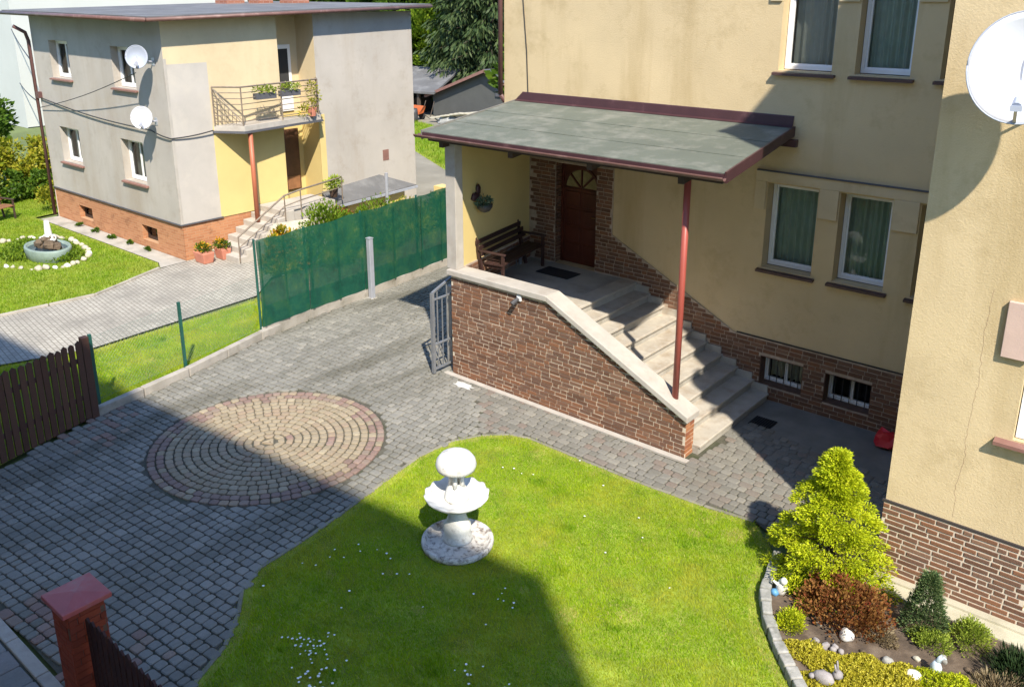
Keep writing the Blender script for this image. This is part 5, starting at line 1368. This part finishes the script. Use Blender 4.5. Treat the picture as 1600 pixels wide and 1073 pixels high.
for i, (x, y, s_) in enumerate(((-21.12, 12.02, .27), (-21.05, 12.55, .22))):
    tp = thing('flower_planter', ('larger' if i == 0 else 'smaller')+' terracotta planter with yellow flowers by the neighbour steps', 'planter', (x, y, 0))
    o = MB().add([(x-s_*.8, y-s_*.5, 0), (x+s_*.8, y-s_*.5, 0), (x+s_*.8, y+s_*.5, 0), (x-s_*.8, y+s_*.5, 0), (x-s_, y-s_*.65, .30), (x+s_, y-s_*.65, .30), (x+s_, y+s_*.65, .30), (x-s_, y+s_*.65, .30)], [(3, 2, 1, 0), (4, 5, 6, 7), (0, 1, 5, 4), (1, 2, 6, 5), (2, 3, 7, 6), (3, 0, 4, 7)]).build('box', 'terracotta', tp); bevel(o, .02)
    pt, dr = clump_pts(np.array([[x-s_*.4, y, .38], [x+s_*.4, y, .38], [x, y, .42]]), [.17, .17, .15], 130, .8); leaves('foliage', pt, dr+np.array([0, 0, .5]), .07, .035, 'leaf_mid', tp); leaves('blossom', pt[::5]+np.array([0, 0, .06]), dr[::5]+np.array([0, 0, .6]), .06, .05, 'petal_orange', tp)
for i, (x, y) in enumerate(((-20.97, 14.25), (-21.08, 15.15))):
    tp = thing('balcony_box', ('left' if i == 0 else 'right')+' flower box hung on the balcony rail', 'flower box', (x, y, 4.25))
    MB().box(x-.09, x+.09, y-.32, y+.32, 4.22, 4.38).build('box', 'felt_dark', tp)
    pt, dr = clump_pts(np.array([[x, y-.2, 4.45], [x, y, 4.46], [x, y+.2, 4.45]]), [.14, .15, .14], 90, .8); leaves('foliage', pt, dr+np.array([0, 0, .4]), .08, .04, 'leaf_lime', tp)
tp = thing('flower_planter', 'potted green plant on the neighbour stair landing', 'planter', (-20.7, 16.2, 1.15))
MB().lathe([(.10, 1.15), (.14, 1.4), (.15, 1.42), (.12, 1.42)], -20.7, 16.2, 14).build('pot', 'wood_dark', tp)
pt, dr = clump_pts(np.array([[-20.7, 16.1, 1.55], [-20.7, 16.3, 1.58], [-20.6, 16.2, 1.65]]), [.2, .2, .18], 110, .8); leaves('foliage', pt, dr+np.array([0, 0, .4]), .10, .05, 'leaf_lime', tp)
tp = thing('potted_climber', 'tall yellow green potted plant at the right end of the balcony', 'plant', (-21.15, 15.95, 3.56))
MB().lathe([(.10, 3.56), (.14, 3.8), (.11, 3.8)], -21.15, 15.95, 12).build('pot', 'terracotta', tp)
pt, dr = clump_pts(np.array([[-21.12, 15.9, 3.9], [-21.1, 16.0, 4.15], [-21.15, 15.95, 4.4], [-21.1, 15.6, 3.75]]), [.18, .2, .16, .16], 70, 1); leaves('foliage', pt, dr+np.array([0, 0, .4]), .09, .04, 'leaf_hedge', tp)
# shrubs behind the green fence
for nm, lab, c, rx, ry, rz, mat, ex in (
    ('garden_shrub', 'shrub with orange flowers at the near end of the green fence', (-18.7, 12.9, 0), .5, .6, 1.5, 'leaf_hedge', ('petal_orange', 4)),
    ('garden_shrub', 'bright green shrub behind the near half of the green fence', (-18.5, 14.2, 0), .9, 1.0, 1.95, 'leaf_bright', None),
    ('garden_shrub', 'light green shrub behind the middle of the green fence', (-18.4, 15.8, 0), .8, .9, 1.75, 'leaf_bright', None),
    ('garden_shrub', 'yellow green shrub beside the grey cellar roof', (-18.9, 17.4, 0), .8, 1.0, 1.3, 'leaf_hedge', None),
    ('garden_shrub', 'clipped yellow green shrub at the far end of the green fence', (-19.0, 19.2, 0), .8, 1.1, 1.15, 'leaf_bright', None),
    ('garden_shrub', 'dark red barberry shrub beside the neighbour stairs', (-19.6, 15.6, 0), .4, .5, 1.4, 'leaf_brown', None),
    ('garden_shrub', 'round pale green bush beyond the end of the fence', (-18.3, 22.4, 0), .7, .7, .9, 'leaf_bright', None)):
    shrub(nm, lab, c, rx, ry, rz*.86, 80, 60, .09, .045, mat, extra=ex, rc=.30)
o = thing('marker_pole', 'short galvanised pipe standing in the planting behind the fence', 'pole', (-19.9, 17.6, 0)); MB().tube([(-19.9, 17.6, 0), (-19.9, 17.6, 1.75)], .05, 8).build('pipe', 'galvanised', o); MB().tube([(-19.9, 17.6, 1.75), (-19.9, 17.6, 1.77)], .055, 8).build('cap', 'galvanised', o)
for i in range(5):
    x = -27.5+i*1.05; shrub('border_plant', 'small plant at the foot of the grey facade, %s from the drainpipe' % ORD[i], (x, 11.55, 0), .14, .1, .12, 6, 40, .06, .03, 'leaf_mid', trunk=False); C.objects
for o in C.objects:
    if o.name.startswith('border_plant'): o['group'] = 'plants along the facade'

# ================================================================== far background
def tree(name, label, c, h, tr, blobs, per, ls, lw, mat, group=None, conifer=False):
    t = thing(name, label, 'tree', c, group); x, y, z = c
    m_ = MB(); m_.tube([(x, y, z-.1), (x+.1, y, z+h*.3), (x-.1, y+.1, z+h*.62), (x, y, z+h*.92)], [tr, tr*.75, tr*.45, tr*.1], 9)
    cen = []; rad = []
    if conifer:
        for k_ in range(blobs):
            zz = h*(.10+.88*k_/blobs); a_ = k_*2.399; R_ = .24*h*(1-zz/h)+.25
            for q in (.45, .75, 1.0):
                cen.append((x+R_*q*math.cos(a_), y+R_*q*math.sin(a_), z+zz-R_*q*.28)); rad.append(.28+.26*R_*(1.1-q*.5))
            m_.tube([(x, y, z+zz), (x+R_*.9*math.cos(a_), y+R_*.9*math.sin(a_), z+zz-R_*.22)], [tr*.14, .015], 4, False)
    else:
        for k_ in range(blobs):
            v_ = unit(rng.normal(size=3)); rr = .45+.5*random.random(); cz = z+h*.60
            p = np.array([x, y, cz])+v_*rr*np.array([h*.30, h*.30, h*.40]); cen.append(tuple(p)); rad.append(h*random.uniform(.055, .10))
            if k_ % 5 == 0: m_.tube([(x, y, z+h*.4), tuple((np.array([x, y, cz])+p)/2), tuple(p)], [tr*.3, tr*.16, .02], 5, False)
    m_.build('trunk', 'bark', t, True)
    cen = np.array(cen); pt, dr = clump_pts(cen, np.array(rad), per, .6 if not conifer else .45)
    ctr = np.array([x, y, z+h*.5]); out = unit(pt-ctr)
    leaves('crown', pt, dr*.6+out*.5+np.array([0, 0, -.25 if conifer else .25]), ls, lw, mat, t)
    return t
tree('broadleaf_tree', 'tall bright green maple beside the grey house roof', (-47, 45, 0), 14, .35, 140, 170, .40, .28, 'leaf_mid', 'trees behind the houses')
tree('broadleaf_tree', 'bright green tree just behind the shed roof', (-44.2, 42.6, 0), 6.5, .2, 90, 150, .28, .19, 'leaf_bright', 'trees behind the houses')
tree('spruce_tree', 'dark drooping spruce against the corner of the yellow house', (-38.2, 43.0, 0), 19, .32, 130, 70, .46, .13, 'leaf_spruce_far', 'trees behind the houses', True)
tree('spruce_tree', 'second dark spruce deep behind the garage gable', (-43.0, 48.5, 0), 21, .32, 130, 70, .52, .15, 'leaf_dark', 'trees behind the houses', True)
tree('broadleaf_tree', 'dark tree filling the gap behind the spruces', (-50, 58, 0), 18, .4, 110, 150, .55, .36, 'leaf_dark', 'trees behind the houses')
tree('broadleaf_tree', 'tree whose crown shows above the grey house roof', (-52, 46, 0), 14, .35, 110, 130, .5, .36, 'leaf_mid', 'trees behind the houses')
tree('broadleaf_tree', 'tree behind the chimneys of the grey house', (-60, 42, 0), 14, .35, 110, 130, .5, .36, 'leaf_bright', 'trees behind the houses')
tree('broadleaf_tree', 'dark tree to the right behind the yellow house', (-33, 56, 0), 17, .4, 100, 130, .6, .4, 'leaf_dark', 'trees behind the houses')

tree('broadleaf_tree', 'leafy tree hidden behind the yellow house shading the back yard', (-17.2, 23.6, 0), 8, .2, 70, 120, .3, .2, 'leaf_mid', 'trees behind the houses')  # unseen from the camera, added for the shade it throws on the yard
tree('broadleaf_tree', 'taller unseen tree added behind the yellow house to shade the garage gable', (-25.0, 35.2, 0), 9, .25, 80, 120, .35, .25, 'leaf_mid', 'trees behind the houses')  # out of view, added as a shade caster for the gable
gg = thing('garage', 'low garage with shade-toned gable wall and rust red verge in the back yard', 'garage', (-31, 37, 0))
def gable(root, x0, x1, y0, y1, ze, zp, wallmat, roofmat, px=None, over=.35):
    px = (x0+x1)/2 if px is None else px
    m_ = MB(); fr_ = [(x0, y0, 0), (x1, y0, 0), (x1, y0, ze), (px, y0, zp), (x0, y0, ze)]; bk = [(x, y1, z) for x, _, z in fr_]
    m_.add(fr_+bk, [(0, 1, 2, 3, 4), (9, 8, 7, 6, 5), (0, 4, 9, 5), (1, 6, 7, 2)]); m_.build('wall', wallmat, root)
    for (xa, za), (xb, zb) in (((x0-over, ze-over*(zp-ze)/(px-x0)), (px, zp)), ((px, zp), (x1+over, ze-over*(zp-ze)/(x1-px)))):
        m_ = MB(); q = [(xa, y0-over, za+.02), (xb, y0-over, zb+.02), (xb, y1+over, zb+.02), (xa, y1+over, za+.02)]
        m_.add([(x, y, z+.10) for x, y, z in q]+q, [(0, 1, 2, 3), (7, 6, 5, 4), (0, 4, 5, 1), (1, 5, 6, 2), (2, 6, 7, 3), (3, 7, 4, 0)]); rr_ = m_.build('roof', roofmat, root)
        MB().bar((xa, y0-over-.02, za+.03), (xb, y0-over-.02, zb+.03), .03, .16).build('verge_board', 'sill_red', rr_)
gable(gg, -37.6, -29.6, 37.2, 44, 1.25, 2.85, 'shed_wall_shaded', 'felt_dark', -33.2)
MB().box(-32.6, -32.2, 37.12, 37.2, 1.5, 2.0).build('vent', 'felt_dark', gg)
sh = thing('shed', 'open timber shed with grey felt roof behind the grey house', 'shed', (-41, 37.5, 0))
m_ = MB(); q = [(-45.5, 34.8, 1.35), (-36.9, 36.6, 1.35), (-38.5, 40.5, 2.35), (-46, 39.5, 2.45)]
m_.add([(x, y, z+.12) for x, y, z in q]+q, [(0, 1, 2, 3), (7, 6, 5, 4), (0, 4, 5, 1), (1, 5, 6, 2), (2, 6, 7, 3), (3, 7, 4, 0)]); m_.build('roof', 'felt_grey', sh)
MB().box(-45.5, -38.4, 39.6, 39.8, 0, 2.1).build('back_wall', 'wood_shed', sh)
for x, y in ((-38.2, 36.6), (-40.5, 36.1), (-43, 35.6)): MB().box(x-.08, x+.08, y-.08, y+.08, 0, 1.35).build('post', 'wood_shed', sh)
MB().box(-43, -39.2, 36.3, 39.4, 0, .9).build('stored_timber', 'wood_shed', sh)
wb = thing('wheelbarrow', 'orange wheelbarrow tipped up against the shed post', 'wheelbarrow', (-36.9, 35.2, 0))
MB().add([(-37.4, 35.1, .35), (-36.7, 35.1, .35), (-36.45, 35.3, .85), (-37.3, 35.3, .85), (-37.3, 35.5, .40), (-36.7, 35.5, .40), (-36.6, 35.6, .8), (-37.2, 35.6, .8)], [(0, 1, 2, 3), (7, 6, 5, 4), (0, 4, 5, 1), (1, 5, 6, 2), (2, 6, 7, 3), (3, 7, 4, 0)]).build('tray', 'orange_plastic', wb)
MB().tube([(-37.0, 35.6, .2), (-37.0, 35.75, .2)], .2, 12).build('wheel', 'rubber', wb)
for x in (-37.3, -36.6): MB().tube([(x, 35.5, .3), (x, 35.9, .05), (x, 36.3, 1.0)], .025, 5).build('handle', 'wood_shed', wb)
for i, x in enumerate((-37.6, -37.05, -36.55)):
    b = thing('barrel', ('leftmost', 'middle', 'rightmost')[i]+' dark water barrel beside the back yard shed', 'barrel', (x, 34.9-.1*i, 0), 'barrels by the shed'); MB().lathe([(.2, 0), (.24, .2), (.24, .5), (.21, .75), (.17, .75)], x, 34.8-.1*i, 12).build('drum', 'wood_shed' if i < 2 else 'metal_dark', b, True); MB().tube([(x, 34.8-.1*i, .75), (x, 34.8-.1*i, .77)], .18, 10).build('lid', 'wood_shed', b)
pm = thing('rubble_heap', 'pale heap of boards and rubble below the garage gable', 'heap', (-34.2, 35.6, 0))
m_ = MB()
for i in range(9): m_.bar((-35.8+i*.25, 35.2+.1*(i % 3), .25+.05*i), (-32.8+i*.1, 36.2, .6+.06*(i % 4)), .3, .06)
m_.build('boards', 'stone_pale', pm)
MB().rock((-34.6, 35.5, .12), .9, .5, .28, 201, .3).build('rubble', 'stone_grey', pm)

# hedge, plants and white house at far left
def hedge(name, label, blobs, per, ls, lw, mat, cat='hedge'):
    t = thing(name, label, cat, (blobs[0][0], blobs[0][1], 0)); cen = []; rad = []
    for x, y, z, r_, n_ in blobs:
        for k_ in range(n_):
            v_ = unit(rng.normal(size=3)); cen.append(np.array([x, y, z])+v_*r_*(.6+.4*random.random())*np.array([1, 1, .9])); rad.append(r_*random.uniform(.25, .42))
    pt, dr = clump_pts(np.array(cen), np.array(rad), per, .8); pt = pt[pt[:, 2] > .02]; dr = dr[:len(pt)]
    leaves('foliage', pt, dr+np.array([0, 0, .4]), ls, lw, mat, t)
    m_ = MB()
    for x, y, z, r_, n_ in blobs: m_.tube([(x, y, 0), (x+.1, y, z*.6), (x, y+.1, z)], [.06, .04, .02], 6)
    m_.build('stems', 'bark', t); return t
hedge('hedge', 'golden green hedge at the far left end of the neighbour lawn', [(-34.0, 11.2, 1.1, 1.1, 30), (-34.0, 12.6, 1.1, 1.1, 30), (-34.2, 14.0, 1.0, 1.1, 30), (-34.4, 9.8, 1.1, 1.1, 30)], 90, .16, .09, 'leaf_hedge')
hedge('tall_bush', 'tall dark green bush rising behind the golden hedge', [(-36.6, 12.2, 2.3, 1.2, 40), (-36.8, 11.0, 1.9, 1.2, 30), (-36.4, 10.6, 1.0, 1.1, 30)], 90, .2, .12, 'leaf_mid', 'bush')
hedge('low_bush', 'low dark green bush under the golden hedge', [(-32.9, 11.6, .5, .6, 20), (-32.7, 12.6, .45, .55, 20), (-32.9, 10.3, .6, .7, 20)], 80, .14, .08, 'leaf_mid', 'bush')
hedge('rose_bush', 'loose yellow green bush beside the drainpipe of the grey house', [(-30.2, 12.1, .6, .5, 20), (-30.1, 12.4, 1.1, .4, 14)], 60, .10, .05, 'leaf_hedge', 'bush')
wh = thing('white_house', 'tall white house behind the golden hedge at far left', 'house', (-52, 24, 0))
holes = [(10.2, 11.3, 8.2, 9.8), (18.9, 20.2, 6.2, 8.3), (23.6, 24.9, 6.2, 8.3)]
mb = MB(); face_wall(mb, (-62, 19.5, 0), ux, nf, 10.9, -.05, 11, [], .2); mb.build('wall', 'stucco_white', wh)
mb = MB(); mb.add([(-51.1, 19.5, 0), (-51.1, 34, 0), (-51.1, 34, 11), (-51.1, 19.5, 11)], [(0, 1, 2, 3)]); mb.add([(-62, 34, 0), (-51.1, 34, 0), (-51.1, 34, 11), (-62, 34, 11)], [(0, 1, 2, 3)]); mb.build('wall', 'stucco_white', wh)
MB().box(-62.4, -50.7, 19.1, 34.4, 11, 11.3).build('roof', 'felt_dark', wh)
for y in (22.5, 26.5): window(wh, (-51.1, y, 0), uy, (1, 0, 0), 1.1, 6.5, 8.0, .1, sash=2, curtain='curtain_pale', folds=4)
cable([(-51.0, 19.4, 5.2), (LX0-.05, LY0-.1, 5.0)], 'grey overhead cable from the white house to the top of the drainpipe', .02)
cable([(-51.0, 19.4, 2.4), (LX0-.05, LY0-.1, 3.75)], 'black overhead cable from the white house to the middle of the drainpipe', .022)

gh = thing('green_house', 'pale green house showing above the roof of the grey house', 'house', (-97, 52, 0))
mb = MB(); face_wall(mb, (-112, 46, 0), ux, nf, 30, -.05, 12, [(6, 7.5, 6.4, 8.4), (12, 13.5, 6.4, 8.4), (18, 19.5, 6.4, 8.4), (24, 25.5, 6.4, 8.4)], .2)
mb.add([(-82, 46, 0), (-82, 60, 0), (-82, 60, 12), (-82, 46, 12)], [(0, 1, 2, 3)]); mb.build('wall', 'stucco_green', gh)
for x in (6, 12, 18, 24): window(gh, (-112+x, 46, 0), ux, nf, 1.5, 6.4, 8.4, .15, sash=2, curtain='curtain_pale', folds=4)
MB().box(-112.5, -81.5, 45.5, 60.5, 12, 12.4).build('roof', 'felt_dark', gh)
